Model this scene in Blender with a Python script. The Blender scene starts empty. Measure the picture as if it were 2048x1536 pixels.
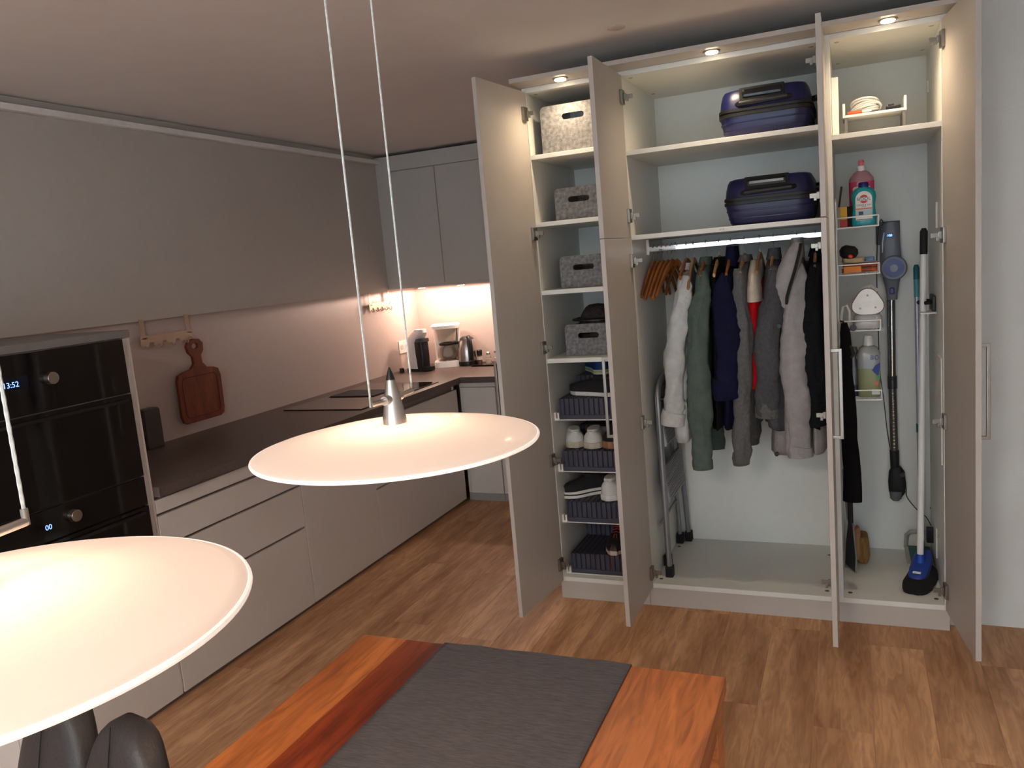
import bpy, bmesh, math, random
from mathutils import Vector, Matrix, noise
rnd = random.Random(7)
S = bpy.context.scene
COL = S.collection
PI = math.pi

# ------------------------------------------------------------------ camera
R = [[0.92023486, 0.38193955, -0.08538144],
     [-0.02147124, -0.16856371, -0.98545688],
     [-0.39077717, 0.90868502, -0.14691749]]
cd = bpy.data.cameras.new('camera'); cam = bpy.data.objects.new('camera', cd); COL.objects.link(cam)
cd.sensor_width = 36; cd.lens = 1612.6 / 2048 * 36; cd.clip_start = .02
M = Matrix.Identity(4)
for i in range(3):
    M[i][0] = R[0][i]; M[i][1] = -R[1][i]; M[i][2] = -R[2][i]
M[0][3], M[1][3], M[2][3] = 1.366, -3.566, 1.66
cam.matrix_world = M
S.camera = cam
# ------------------------------------------------------------------ world, daylight, exposure
S.view_settings.view_transform = 'Standard'; S.view_settings.look = 'None'
S.view_settings.gamma = 1; S.view_settings.use_curve_mapping = False
S.view_settings.exposure = 0.63
w = bpy.data.worlds.new('world'); S.world = w; w.use_nodes = True
w.node_tree.nodes['Background'].inputs[0].default_value = (.55, .68, .85, 1)
w.node_tree.nodes['Background'].inputs[1].default_value = .6

def light(name, typ, loc, power, color, rot=(0, 0, 0), parent=None, **k):
    d = bpy.data.lights.new(name, typ); d.energy = power; d.color = color
    for a, b in k.items(): setattr(d, a, b)
    o = bpy.data.objects.new(name, d); COL.objects.link(o); o.location = loc; o.rotation_euler = rot
    if parent: o.parent = parent
    return o
# area light added as daylight, at an unseen window added behind the viewer
light('added_daylight', 'AREA', (.8, -6.32, 1.25), 470, (.70, .87, 1.0), (-PI / 2, PI, 0), shape='RECTANGLE', size=4.0, size_y=2.1)

# unseen ceiling fill lamp added behind the viewer (its fixture is built below)
light('fill_lamp_glow', 'AREA', (.7, -4.75, 2.455), 42, (1.0, .90, .79), (0, 0, 0), shape='DISK', size=.44)

# ------------------------------------------------------------------ materials
def lin(c):
    return tuple((x / 255 / 12.92 if x / 255 <= .04045 else ((x / 255 + .055) / 1.055) ** 2.4) for x in c)
MATS = {}
def mat(name, rgb, rough=.5, metal=0, var=.05, scale=30, bump=0, bscale=None, stretch=None, spec=.5, trans=0, alpha=1, emit=None, estr=0, sss=0, coat=0, rnd_obj=0, ior=1.45, dark=None):
    if name in MATS: return MATS[name]
    m = bpy.data.materials.new(name); m.use_nodes = True; nt = m.node_tree; N = nt.nodes; L = nt.links
    b = N['Principled BSDF']; c = lin(rgb)
    tc = N.new('ShaderNodeTexCoord'); mp = N.new('ShaderNodeMapping'); L.new(tc.outputs['Object'], mp.inputs[0])
    if stretch: mp.inputs['Scale'].default_value = stretch
    nz = N.new('ShaderNodeTexNoise'); nz.inputs['Scale'].default_value = scale; nz.inputs['Detail'].default_value = 4
    L.new(mp.outputs[0], nz.inputs['Vector'])
    cr = N.new('ShaderNodeValToRGB'); d = dark and lin(dark)
    cr.color_ramp.elements[0].position = .3; cr.color_ramp.elements[1].position = .7
    cr.color_ramp.elements[0].color = (*(d or tuple(x * (1 - var) for x in c)), 1)
    cr.color_ramp.elements[1].color = (*tuple(min(1, x * (1 + var)) for x in c), 1)
    L.new(nz.outputs['Fac'], cr.inputs[0]); out = cr.outputs[0]
    if rnd_obj:
        oi = N.new('ShaderNodeObjectInfo'); ad = N.new('ShaderNodeVectorMath'); ad.operation = 'ADD'
        sc = N.new('ShaderNodeMath'); sc.operation = 'MULTIPLY'; sc.inputs[1].default_value = 40
        L.new(oi.outputs['Random'], sc.inputs[0]); L.new(sc.outputs[0], ad.inputs[1]); L.new(tc.outputs['Object'], ad.inputs[0]); L.new(ad.outputs[0], mp.inputs[0])
        hs = N.new('ShaderNodeHueSaturation'); mr = N.new('ShaderNodeMapRange'); mr.inputs[3].default_value = 1 - rnd_obj; mr.inputs[4].default_value = 1 + rnd_obj
        L.new(oi.outputs['Random'], mr.inputs[0]); L.new(mr.outputs[0], hs.inputs['Value']); L.new(out, hs.inputs['Color']); out = hs.outputs[0]
    L.new(out, b.inputs['Base Color'])
    b.inputs['Roughness'].default_value = rough; b.inputs['Metallic'].default_value = metal
    b.inputs['Specular IOR Level'].default_value = spec; b.inputs['Transmission Weight'].default_value = trans
    b.inputs['Alpha'].default_value = alpha; b.inputs['Coat Weight'].default_value = coat; b.inputs['IOR'].default_value = ior
    if emit: b.inputs['Emission Color'].default_value = (*lin(emit), 1); b.inputs['Emission Strength'].default_value = estr
    if bump:
        bz = N.new('ShaderNodeTexNoise'); bz.inputs['Scale'].default_value = bscale or scale * 4; L.new(mp.outputs[0], bz.inputs['Vector'])
        bp = N.new('ShaderNodeBump'); bp.inputs['Strength'].default_value = bump; bp.inputs['Distance'].default_value = .01
        L.new(bz.outputs['Fac'], bp.inputs['Height']); L.new(bp.outputs[0], b.inputs['Normal'])
    MATS[name] = m
    return m

def wood(name, base, darkc, scale=3.0, rough=.45, stretch=(9, .9, 9), rnd_obj=.12, gr=.55, coat=0):
    m = mat(name, base, rough, var=.1, scale=scale, stretch=stretch, rnd_obj=rnd_obj, dark=darkc, coat=coat)
    nt = m.node_tree; N = nt.nodes; L = nt.links; b = N['Principled BSDF']
    mp = [n for n in N if n.type == 'MAPPING'][0]; src = b.inputs['Base Color'].links[0].from_socket
    wv = N.new('ShaderNodeTexNoise'); wv.inputs['Scale'].default_value = scale * 4; wv.inputs['Detail'].default_value = 7; wv.inputs['Distortion'].default_value = 1.6
    L.new(mp.outputs[0], wv.inputs['Vector'])
    mx = N.new('ShaderNodeMix'); mx.data_type = 'RGBA'; mx.blend_type = 'MULTIPLY'; mx.inputs[0].default_value = gr
    cr = N.new('ShaderNodeValToRGB'); cr.color_ramp.elements[0].position = .35; cr.color_ramp.elements[0].color = (.5, .45, .42, 1)
    cr.color_ramp.elements[1].position = .62; cr.color_ramp.elements[1].color = (1, 1, 1, 1)
    L.new(wv.outputs['Fac'], cr.inputs[0]); L.new(src, mx.inputs[6]); L.new(cr.outputs[0], mx.inputs[7]); L.new(mx.outputs[2], b.inputs['Base Color'])
    return m

WHITE = mat('white_melamine', (226, 226, 220), .45, var=.015)
TAUPE = mat('taupe_lacquer', (188, 180, 172), .42, var=.015, bump=.04, bscale=400)
KITCH = mat('greige_front', (206, 197, 190), .3, var=.012)
PANEL = mat('greige_panel', (190, 183, 176), .45, var=.02)
SPLASH = mat('splashback', (196, 180, 174), .4, var=.02)
PAINT = mat('ceiling_paint', (228, 222, 218), .9, var=.02, scale=6, bump=.05, bscale=90)
WALLP = mat('white_wall_paint', (216, 216, 213), .9, var=.02, scale=5, bump=.08, bscale=120)
STONE = mat('dark_worktop', (92, 78, 74), .42, var=.12, scale=60)
STEEL = mat('brushed_steel', (190, 184, 178), .3, 1, var=.05, scale=40, stretch=(1, 1, 12))
CHROME = mat('chrome', (225, 225, 225), .08, 1, var=.01)
NICKEL = mat('hinge_nickel', (150, 146, 138), .4, 1)
HANDLE = mat('grey_handle', (150, 146, 140), .35, .9)
BLACK = mat('black_plastic', (22, 22, 24), .4, var=.1)
RUBBER = mat('black_rubber', (24, 24, 26), .7)
DGREY = mat('dark_grey_plastic', (58, 58, 62), .5)
WPLAST = mat('white_plastic', (232, 230, 226), .35, var=.01)
WIREM = mat('white_coated_wire', (235, 235, 232), .35, var=.01)
GLASSB = mat('black_oven_glass', (14, 12, 13), .06, var=.02, coat=.3)
HOBG = mat('hob_glass', (20, 18, 18), .08, var=.02)
FELT = mat('grey_felt', (128, 126, 126), .95, var=.38, scale=60, bump=.3, bscale=300, spec=.1)
TRAYP = mat('slate_plastic', (62, 62, 76), .5, var=.04)
NAVY = mat('navy_shell', (19, 23, 70), .33, var=.06, scale=8)
FLOORW = wood('oak_laminate', (216, 168, 126), (172, 122, 84), 1.6, .5, (6, .8, 6), .06)
TABLEW = wood('table_wood_orange', (198, 118, 60), (150, 78, 34), 1.4, .34, (8, .9, 8), .04, coat=.1, gr=.8)
TABLER = wood('table_wood_red', (168, 76, 34), (112, 40, 16), 1.6, .34, (8, .9, 8), .04, coat=.1, gr=.8)
BOARDW = wood('cutting_board_wood', (132, 64, 36), (106, 46, 24), 3, .5, (6, 6, 1), 0)
HANGW = wood('hanger_wood', (178, 108, 52), (140, 76, 32), 6, .4, (1, 1, 1), .1)
HANGP = wood('pale_hanger_wood', (196, 152, 104), (168, 120, 76), 6, .4, (1, 1, 1), .05)
LEATHER = mat('dark_leather', (46, 42, 42), .5, var=.08, scale=14, bump=.12, bscale=160)
RUNNER = mat('charcoal_linen', (92, 91, 96), .95, var=.22, scale=120, stretch=(.35, 3, 1), bump=.2, bscale=500, spec=.1)

# ------------------------------------------------------------------ mesh helpers
WOFF = {}
def tag(o, label=None, cat=None, group=None, kind=None):
    if label: o['label'] = label
    if cat: o['category'] = cat
    if group: o['group'] = group
    if kind: o['kind'] = kind
    return o
def thing(name, label, cat, loc=(0, 0, 0), rz=0, group=None, world=False, rot=None):
    o = bpy.data.objects.new(name, None); COL.objects.link(o); o.location = loc
    o.rotation_euler = rot or (0, 0, rz); o.empty_display_size = .05
    if world: WOFF[o.name] = Vector(loc)
    return tag(o, label, cat, group)

class B:
    def __init__(s): s.bm = bmesh.new()
    def box(s, x0, x1, y0, y1, z0, z1, bev=0, M=None):
        r = bmesh.ops.create_cube(s.bm, size=1)
        vs = r['verts']
        for v in vs: v.co = Vector(((x0 + x1) / 2 + v.co.x * (x1 - x0), (y0 + y1) / 2 + v.co.y * (y1 - y0), (z0 + z1) / 2 + v.co.z * (z1 - z0)))
        if bev:
            es = list({e for v in vs for e in v.link_edges})
            r = bmesh.ops.bevel(s.bm, geom=es, offset=bev, segments=2, affect='EDGES', profile=.7)
            vs = list({v for f in r['faces'] for v in f.verts} | {v for v in vs if v.is_valid})
        if M is not None:
            for v in vs: v.co = M @ v.co
        return s
    def rings(s, rs, cap=True, closed=True):
        L = [[s.bm.verts.new(p) for p in r] for r in rs]
        n = len(L[0])
        for a, b in zip(L, L[1:]):
            for i in range(n if closed else n - 1):
                j = (i + 1) % n
                s.bm.faces.new((a[i], a[j], b[j], b[i]))
        if cap and closed:
            s.bm.faces.new(L[0][::-1]); s.bm.faces.new(L[-1])
        return s
    def tube(s, pts, r, n=8, cap=True, flat=1.0, up=None, closed=False):
        pts = [Vector(p) for p in pts]; k = len(pts)
        rr = r if isinstance(r, (list, tuple)) else [r] * k
        T = []
        for i in range(k):
            if closed: t = pts[(i + 1) % k] - pts[i - 1]
            else: t = pts[min(i + 1, k - 1)] - pts[max(i - 1, 0)]
            T.append(t.normalized())
        u = Vector(up) if up else (Vector((0, 0, 1)) if abs(T[0].z) < .9 else Vector((1, 0, 0)))
        u = (u - T[0] * u.dot(T[0])).normalized(); R_ = []
        for i in range(k):
            u = (u - T[i] * u.dot(T[i])).normalized(); v = T[i].cross(u)
            R_.append([pts[i] + (u * math.cos(a) + v * math.sin(a) * flat) * rr[i] for a in [2 * PI * j / n for j in range(n)]])
        if closed: R_.append(R_[0]); cap = False
        return s.rings(R_, cap)
    def cyl(s, p, q, r, r2=None, n=20): return s.tube([p, q], [r, r if r2 is None else r2], n)
    def lathe(s, prof, c=(0, 0, 0), n=32, cap=True, sx=1, sy=1):
        return s.rings([[(c[0] + r * sx * math.cos(a), c[1] + r * sy * math.sin(a), c[2] + z) for a in [2 * PI * j / n for j in range(n)]] for r, z in prof], cap)
    def plate(s, outer, holes=(), t=.01, f=lambda u, v, d: (u, d, v)):
        tmp = bmesh.new(); es = []
        for lp in [outer] + list(holes):
            vs = [tmp.verts.new((u, v, 0)) for u, v in lp]
            es += [tmp.edges.new((vs[i], vs[(i + 1) % len(vs)])) for i in range(len(vs))]
        g = bmesh.ops.triangle_fill(tmp, edges=es, use_beauty=True)['geom']
        fs = [x for x in g if isinstance(x, bmesh.types.BMFace)]
        A = {v: s.bm.verts.new(f(v.co.x, v.co.y, 0)) for v in tmp.verts}; C = {v: s.bm.verts.new(f(v.co.x, v.co.y, t)) for v in tmp.verts}
        for x in fs:
            s.bm.faces.new([A[v] for v in x.verts]); s.bm.faces.new([C[v] for v in reversed(x.verts)])
        for e in es:
            a, b = e.verts; s.bm.faces.new((A[a], A[b], C[b], C[a]))
        tmp.free(); return s
    def sphere(s, c, r, sx=1, sy=1, sz=1, u=20, v=12):
        g = bmesh.ops.create_uvsphere(s.bm, u_segments=u, v_segments=v, radius=r)
        for x in g['verts']: x.co = Vector((c[0] + x.co.x * sx, c[1] + x.co.y * sy, c[2] + x.co.z * sz))
        return s
    def obj(s, name, m, parent=None, smooth=False, bevel=0, loc=None, rot=None, label=None, sub=0, ang=40):
        bm = s.bm; bmesh.ops.recalc_face_normals(bm, faces=bm.faces)
        root = parent
        while root is not None and root.parent: root = root.parent
        off = WOFF.get(root.name) if root else None
        if off is not None and loc is None and WOFF.get(parent.name + '#') is None:
            for v in bm.verts: v.co -= off
        me = bpy.data.meshes.new(name); bm.to_mesh(me); bm.free()
        if smooth:
            me.polygons.foreach_set('use_smooth', [True] * len(me.polygons))
        o = bpy.data.objects.new(name, me); COL.objects.link(o); me.materials.append(m)
        if loc is not None: o.location = Vector(loc) - (off or Vector((0, 0, 0)))
        if rot: o.rotation_euler = rot
        if parent: o.parent = parent
        if smooth and not sub:
            me.set_sharp_from_angle(angle=math.radians(ang))
        if bevel:
            b = o.modifiers.new('bevel', 'BEVEL'); b.width = bevel; b.segments = 2; b.limit_method = 'ANGLE'
        if sub:
            q = o.modifiers.new('sub', 'SUBSURF'); q.levels = sub; q.render_levels = sub
        if label: o['label'] = label
        return o
def box(name, m, b, parent=None, bevel=.0012, **k): return B().box(*b).obj(name, m, parent, bevel=bevel, **k)
def struct(o): o['kind'] = 'structure'; return o
def copy_tree(o, parent=None):
    c = o.copy(); COL.objects.link(c); c.parent = parent
    for ch in list(o.children): copy_tree(ch, c)
    return c
def rrect(x0, x1, z0, z1, r, n=5, rb=None):
    P = []
    for cx, cz, a0, q in ((x1, z1, 0, r), (x0, z1, 90, r), (x0, z0, 180, r if rb is None else rb), (x1, z0, 270, r if rb is None else rb)):
        sx = -1 if cx == x1 else 1; sz = -1 if cz == z1 else 1
        if q <= 0: P.append((cx, cz)); continue
        for i in range(n + 1):
            a = math.radians(a0 + 90 * i / n); P.append((cx + sx * q + q * math.cos(a), cz + sz * q + q * math.sin(a)))
    return P
def superring(cx, cy, z, a, b, p=4, n=40):
    r = []
    for j in range(n):
        t = 2 * PI * j / n; c, s_ = math.cos(t), math.sin(t)
        r.append((cx + a * math.copysign(abs(c) ** (2 / p), c), cy + b * math.copysign(abs(s_) ** (2 / p), s_), z))
    return r
def text(name, body, m, parent, size, M4, ext=.0003, align='CENTER', label=None, sx=1):
    cu = bpy.data.curves.new(name, 'FONT'); cu.body = body; cu.size = size; cu.extrude = ext; cu.align_x = align; cu.align_y = 'CENTER'
    t = bpy.data.objects.new(name, cu); COL.objects.link(t)
    me = bpy.data.meshes.new_from_object(t.evaluated_get(bpy.context.evaluated_depsgraph_get())); bpy.data.objects.remove(t)
    root = parent
    while root.parent: root = root.parent
    off = WOFF.get(root.name) or Vector((0, 0, 0))
    for v in me.vertices: v.co = M4 @ Vector((v.co.x * sx, v.co.y, v.co.z)) - off
    me.materials.clear(); me.materials.append(m)
    o = bpy.data.objects.new(name, me); COL.objects.link(o); o.parent = parent
    if label: o['label'] = label
    return o
def facing(x, y, z, d='-Y'):   # text frame: glyph x, glyph y up, normal to viewer
    if d == '-Y': return Matrix(((1, 0, 0, x), (0, 0, -1, y), (0, 1, 0, z), (0, 0, 0, 1)))
    if d == '+X': return Matrix(((0, 0, 1, x), (1, 0, 0, y), (0, 1, 0, z), (0, 0, 0, 1)))

# ------------------------------------------------------------------ setting
XW, YB, ZC = -1.925, 2.264, 2.545
XR, YF = 3.3, -6.4
fl = struct(box('floor', FLOORW, (XW, XR, YF, YB, -.06, -.0015), bevel=0))
pw, plen = .193, 1.38
pm = bpy.data.meshes.new('plank')
bmx = B(); bmx.box(.0006, pw - .0006, .0006, plen - .0006, -.008, 0, .0012)
pl0 = bmx.obj('plank', FLOORW, fl)
ncol = int((2.95 + 1.3) / pw) + 1; first = True
for i in range(ncol):
    x = -1.3 + i * pw
    y = -3.75 + (i * .53 % 1) * -plen
    while y < 1.5:
        if not (x > .02 and x < 1.7 and y > .02):
            o = pl0 if first else pl0.copy()
            if not first: COL.objects.link(o)
            first = False; o.parent = fl; o.location = (x, y, 0)
        y += plen
struct(box('ceiling', PAINT, (XW - .1, XR + .1, YF - .1, YB + .1, ZC, ZC + .1), bevel=0))
struct(box('wall_left', SPLASH, (XW - .1, XW, YF, YB, -.05, ZC + .05), bevel=0))
struct(box('wall_back', SPLASH, (XW - .1, -.02, YB, YB + .1, -.05, ZC + .05), bevel=0))
struct(box('wall_partition', WALLP, (-.02, XR, .665, YB + .1, -.05, ZC + .05), bevel=0))
struct(box('wall_niche', WALLP, (1.80, XR, .09, .7, -.05, ZC + .05), bevel=0))
struct(box('wall_right', WALLP, (XR, XR + .1, YF - .1, .7, -.05, ZC + .05), bevel=0))
wf = struct(B().plate([(XW - .1, -.05), (XR + .1, -.05), (XR + .1, ZC + .05), (XW - .1, ZC + .05)], [[(-1.25, .15), (2.85, .15), (2.85, 2.35), (-1.25, 2.35)]], .15, lambda u, v, d: (u, YF - .15 + d, v)).obj('wall_front', WALLP))
wn = struct(B().plate([(-1.25, .15), (2.85, .15), (2.85, 2.35), (-1.25, 2.35)], [[(-1.18, .22), (.10, .22), (.10, 2.28), (-1.18, 2.28)], [(.18, .22), (1.51, .22), (1.51, 2.28), (.18, 2.28)], [(1.59, .22), (2.78, .22), (2.78, 2.28), (1.59, 2.28)]], .06, lambda u, v, d: (u, YF - .11 + d, v)).obj('added_window', WPLAST))  # unseen window, added to bring daylight into the room
for a, b in ((-1.18, .10), (.18, 1.51), (1.59, 2.78)):
    box('window_pane', mat('clear_glass', (240, 245, 248), .02, trans=1, var=.0), (a, b, YF - .085, YF - .079, .22, 2.28), wn, bevel=0)
cp = B().lathe([(.036, 0), (.036, -.004), (.03, -.006)], (.53, -.28, ZC), 28).obj('ceiling_smudge', mat('smudge_brown', (200, 186, 172), .8), smooth=True)  # thin disc standing for a brown smudge on the ceiling
tag(cp, 'small round brownish disc standing for a smudge on the ceiling above the wardrobe', 'smudge')

cl0 = thing('fill_lamp', 'round white flush ceiling lamp added as fill light, unseen behind the viewer', 'lamp', (.7, -4.75, ZC), world=True)  # fixture of the added fill lamp
B().lathe([(.25, 0), (.25, -.05), (.24, -.07), (.232, -.07)], (.7, -4.75, ZC), 40).obj('housing', WPLAST, cl0, True)
B().lathe([(.232, -.071), (.225, -.08), (0, -.084)], (.7, -4.75, ZC), 40, cap=False).obj('diffuser', mat('fill_lamp_diffuser', (255, 240, 220), .5, emit=(255, 226, 196), estr=3), cl0, True)
# ------------------------------------------------------------------ kitchen, left run
lp = thing('wall_panel', 'tall plain greige wall panel above the left worktop with a pale rail along its top', 'panel', (-1.91, 0, 1.535), world=True)
box('face', PANEL, (XW, -1.897, YF, 1.80, 1.535, 2.475), lp, .002)
box('rail', mat('pale_rail', (232, 228, 226), .4), (XW, -1.862, YF, 1.80, 2.475, 2.503), lp, .002)
box('top_filler', PANEL, (XW, -1.905, YF, 1.80, 2.503, ZC - .003), lp, .0)

ub = thing('wall_cupboard', 'greige two-door wall cupboard in the kitchen corner above the kettle', 'cupboard', (-1.4, 2.0, 1.545), world=True)
box('carcass', PANEL, (XW + .002, -.55, 1.815, YB, 1.545, 2.522), ub)
box('filler', PANEL, (XW + .002, -1.79, 1.797, 1.815, 1.545, 2.522), ub)
box('top_filler', PANEL, (-1.79, -.55, 1.797, 1.815, 2.413, 2.522), ub)
for a, b in ((-1.788, -1.4105), (-1.4065, -1.03), (-1.026, -.55)):
    box('door', PANEL, (a, b, 1.796, 1.814, 1.565, 2.408), ub, .002)
LEDM = mat('warm_led', (255, 240, 220), .5, emit=(255, 214, 170), estr=14)
for x in (-1.72, -1.38, -1.04):
    d = thing('cupboard_light', {-1.72: 'small round under-cupboard light nearest the kitchen corner', -1.38: 'small round under-cupboard light above the kettle', -1.04: 'small round under-cupboard light nearest the wardrobe door'}[x], 'lamp', (x, 2.0, 1.545), group='under-cupboard lights', world=True)
    B().lathe([(.036, 0), (.036, -.008), (.03, -.01)], (x, 2.0, 1.545), 24).obj('ring', NICKEL, d, True)
    B().lathe([(.028, -.0095), (.026, -.0125)], (x, 2.0, 1.545), 24).obj('lens', LEDM, d, True)
    light('cupboard_light_beam', 'SPOT', (0, 0, -.02), 8.5, (1.0, .71, .56), parent=d, spot_size=3.14, spot_blend=.02, shadow_soft_size=.03)

zt0, zt1 = .862, .905
wt = B().plate([(XW + .002, -1.262), (-1.185, -1.262), (-1.185, 1.455), (-.2, 1.455), (-.2, YB - .002), (XW + .002, YB - .002)], (), zt1 - zt0, lambda u, v, d: (u, v, zt0 + d)).obj('worktop', STONE, bevel=.002)
tag(wt, 'dark brown L-shaped kitchen worktop running into the corner', 'worktop')

XF = -1.215
def front(p, y0, y1, z0, z1, name='drawer_front'):
    o = B().box(XF - .02, XF, y0 + .0018, y1 - .0018, z0 + .0015, z1 - .0095)
    t = [e for e in o.bm.edges if all(v.co.z > z1 - .018 for v in e.verts)]
    return o.obj(name, KITCH, p, bevel=.001)
SHADOWM = mat('gap_shade', (150, 142, 136), .5)  # carcass toned darker, painting shade into the gaps between fronts
def base(name, label, y0, y1, fronts, x0=XW + .01):
    t = thing(name, label, 'cabinet', (-1.55, (y0 + y1) / 2, 0), world=True)
    box('carcass', SHADOWM, (x0, XF - .034, y0, y1, .05, zt0), t, 0)
    box('end_panel', KITCH, (x0, XF - .021, y0, y0 + .012, .05, zt0), t, 0); box('end_panel', KITCH, (x0, XF - .021, y1 - .012, y1, .05, zt0), t, 0)
    box('plinth', mat('plinth', (112, 100, 94), .5), (x0, XF - .024, y0, y1, 0, .05), t, 0)
    for f in fronts: front(t, y0, y1, *f)
    return t
c1 = base('drawer_cabinet', 'greige base cabinet with three drawers between the oven and the plain front', -1.262, -.365, [(.024, .437), (.437, .655), (.655, .79)])
box('grip_strip', KITCH, (XF - .02, XF, -1.26, -.367, .792, .848), c1, .001)
base('dishwasher_cabinet', 'plain greige full-height base front left of the hob, no drawers', -.362, .308, [(.024, .83)])
base('hob_cabinet', 'greige base cabinet with two wide drawers beneath the black hob', .311, 1.44, [(.024, .432), (.432, .83)])
# back run
cb = thing('corner_cabinet', 'greige base cabinet in the corner facing the room under the kettle', 'cabinet', (-1.07, 1.8, 0), world=True)
box('carcass', KITCH, (-1.214, -.934, 1.50, YB - .01, .05, zt0), cb, 0)
box('plinth', mat('grey_plinth', (150, 148, 145), .5), (-1.214, -.934, 1.49, YB - .01, 0, .055), cb, 0)
box('top_rail', KITCH, (-1.214, -.936, 1.484, 1.50, .83, .858), cb)
box('filler', KITCH, (-1.214, -1.193, 1.487, 1.50, .058, .826), cb)
box('door', KITCH, (-1.190, -.937, 1.480, 1.50, .058, .826), cb, .002)
cb = thing('narrow_cabinet', 'narrow greige base cabinet half hidden by the leftmost wardrobe door', 'cabinet', (-.6, 1.8, 0), world=True)
box('carcass', KITCH, (-.932, -.21, 1.50, YB - .01, .05, zt0), cb, 0)
box('plinth', mat('grey_plinth', (150, 148, 145), .5), (-.932, -.21, 1.49, YB - .01, 0, .055), cb, 0)
box('top_rail', KITCH, (-.932, -.21, 1.484, 1.50, .83, .858), cb)
for z0, z1 in ((.058, .585), (.59, .826)): box('drawer_front', KITCH, (-.931, -.21, 1.480, 1.50, z0, z1), cb, .003)

# hob
hb = thing('induction_hob', 'black glass induction hob with a central extractor grille set in the worktop', 'hob', (-1.52, .77, zt1), world=True)
box('glass', HOBG, (-1.80, -1.245, .29, 1.245, zt1, zt1 + .006), hb, .002)
g = box('extractor_well', BLACK, (-1.76, -1.42, .70, .945, zt1 + .006, zt1 + .0075), hb, 0)
for i in range(11): box('slat', DGREY, (-1.755, -1.425, .708 + i * .0215, .722 + i * .0215, zt1 + .007, zt1 + .012), g, .001)

# oven tower
ot = thing('oven_tower', 'greige oven housing standing at the near end of the worktop', 'cabinet', (-1.56, -1.6, 0), world=True)
Y0, Y1 = -1.945, -1.264
box('carcass', KITCH, (XW + .01, XF - .022, Y0, Y1, .05, 1.505), ot, 0)
box('top_panel', mat('tower_top', (118, 114, 112), .5), (XW + .01, XF + .004, Y0, Y1, 1.508, 1.536), ot, .001)
box('trim_strip', mat('alu_trim', (206, 204, 202), .3, .6), (XF - .022, XF + .004, -1.300, -1.282, .42, 1.505), ot, .001)
box('side_panel', KITCH, (XF - .022, XF - .002, -1.281, Y1, .05, 1.505), ot, .001)
box('plinth', mat('plinth', (112, 100, 94), .5), (XW + .01, XF - .024, Y0, Y1, 0, .05), ot, 0)
WOFFtmp = front(ot, Y0, -1.268, .024, .40)
for nm, z0, zc, z1, kz, lab, dtx in (('compact_oven', .965, 1.293, 1.503, 1.406, 'black glass compact oven, upper of the two ovens, clock showing the time', '13:52'), ('oven', .405, .846, .960, .91, 'black glass oven, lower of the two ovens behind the nearest pendant lamp', '00')):
    v = thing(nm, lab, 'oven', (XF, -1.6, z0), world=True)
    box('control_panel', GLASSB, (XF - .02, XF + .006, Y0 + .02, -1.302, zc + .002, z1), v, .002)
    d = box('door', GLASSB, (XF - .02, XF + .008, Y0 + .02, -1.302, z0, zc - .002), v, .002)
    box('door_lip', BLACK, (XF + .008, XF + .022, Y0 + .05, -1.33, zc - .03, zc - .018), d, .003)
    k = B().cyl((XF + .006, -1.631, kz), (XF + .03, -1.631, kz), .022, .021, 32).obj('knob', STEEL, v, True, bevel=.001)
    if z1 > 1.2:
        box('display', mat('display_glass', (16, 22, 40), .1), (XF + .006, XF + .0066, -1.86, -1.71, kz - .022, kz + .022), v, 0)
        text('clock_digits', dtx, mat('blue_led', (120, 160, 255), .5, emit=(130, 165, 255), estr=1.4), v, .026, facing(XF + .007, -1.772, kz - .002, '+X'))
    else:
        text('clock_digits', dtx, MATS['blue_led'], v, .026, facing(XF + .007, -1.728, kz - .012, '+X'))
# wicker basket on the tower
wb = thing('wicker_basket', 'orange-brown wicker basket on top of the oven housing', 'basket', (-1.50, -1.93, 1.536), world=True)
WICK = mat('wicker', (190, 118, 50), .6, var=.25, scale=40)
cx, cy = -1.50, -1.93
for i in range(7):
    z = 1.543 + i * .013; r = .105 + .012 * math.sin(i / 6 * PI)
    B().tube([(cx + r * math.cos(a), cy + r * math.sin(a), z + .004 * math.sin(a * 12 + i * PI)) for a in [2 * PI * j / 48 for j in range(48)]], .0075, 6, closed=True).obj('strand', WICK, wb, True)
B().lathe([(.0, 1.538 - 1.536), (.1, .002), (.1, .008), (0, .008)], (cx, cy, 1.536), 24, cap=False).obj('bottom', WICK, wb)
for j in range(16):
    a = 2 * PI * j / 16
    B().cyl((cx + .105 * math.cos(a), cy + .105 * math.sin(a), 1.538), (cx + .115 * math.cos(a), cy + .115 * math.sin(a), 1.632), .004, n=6).obj('stake', WICK, wb, True)
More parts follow.
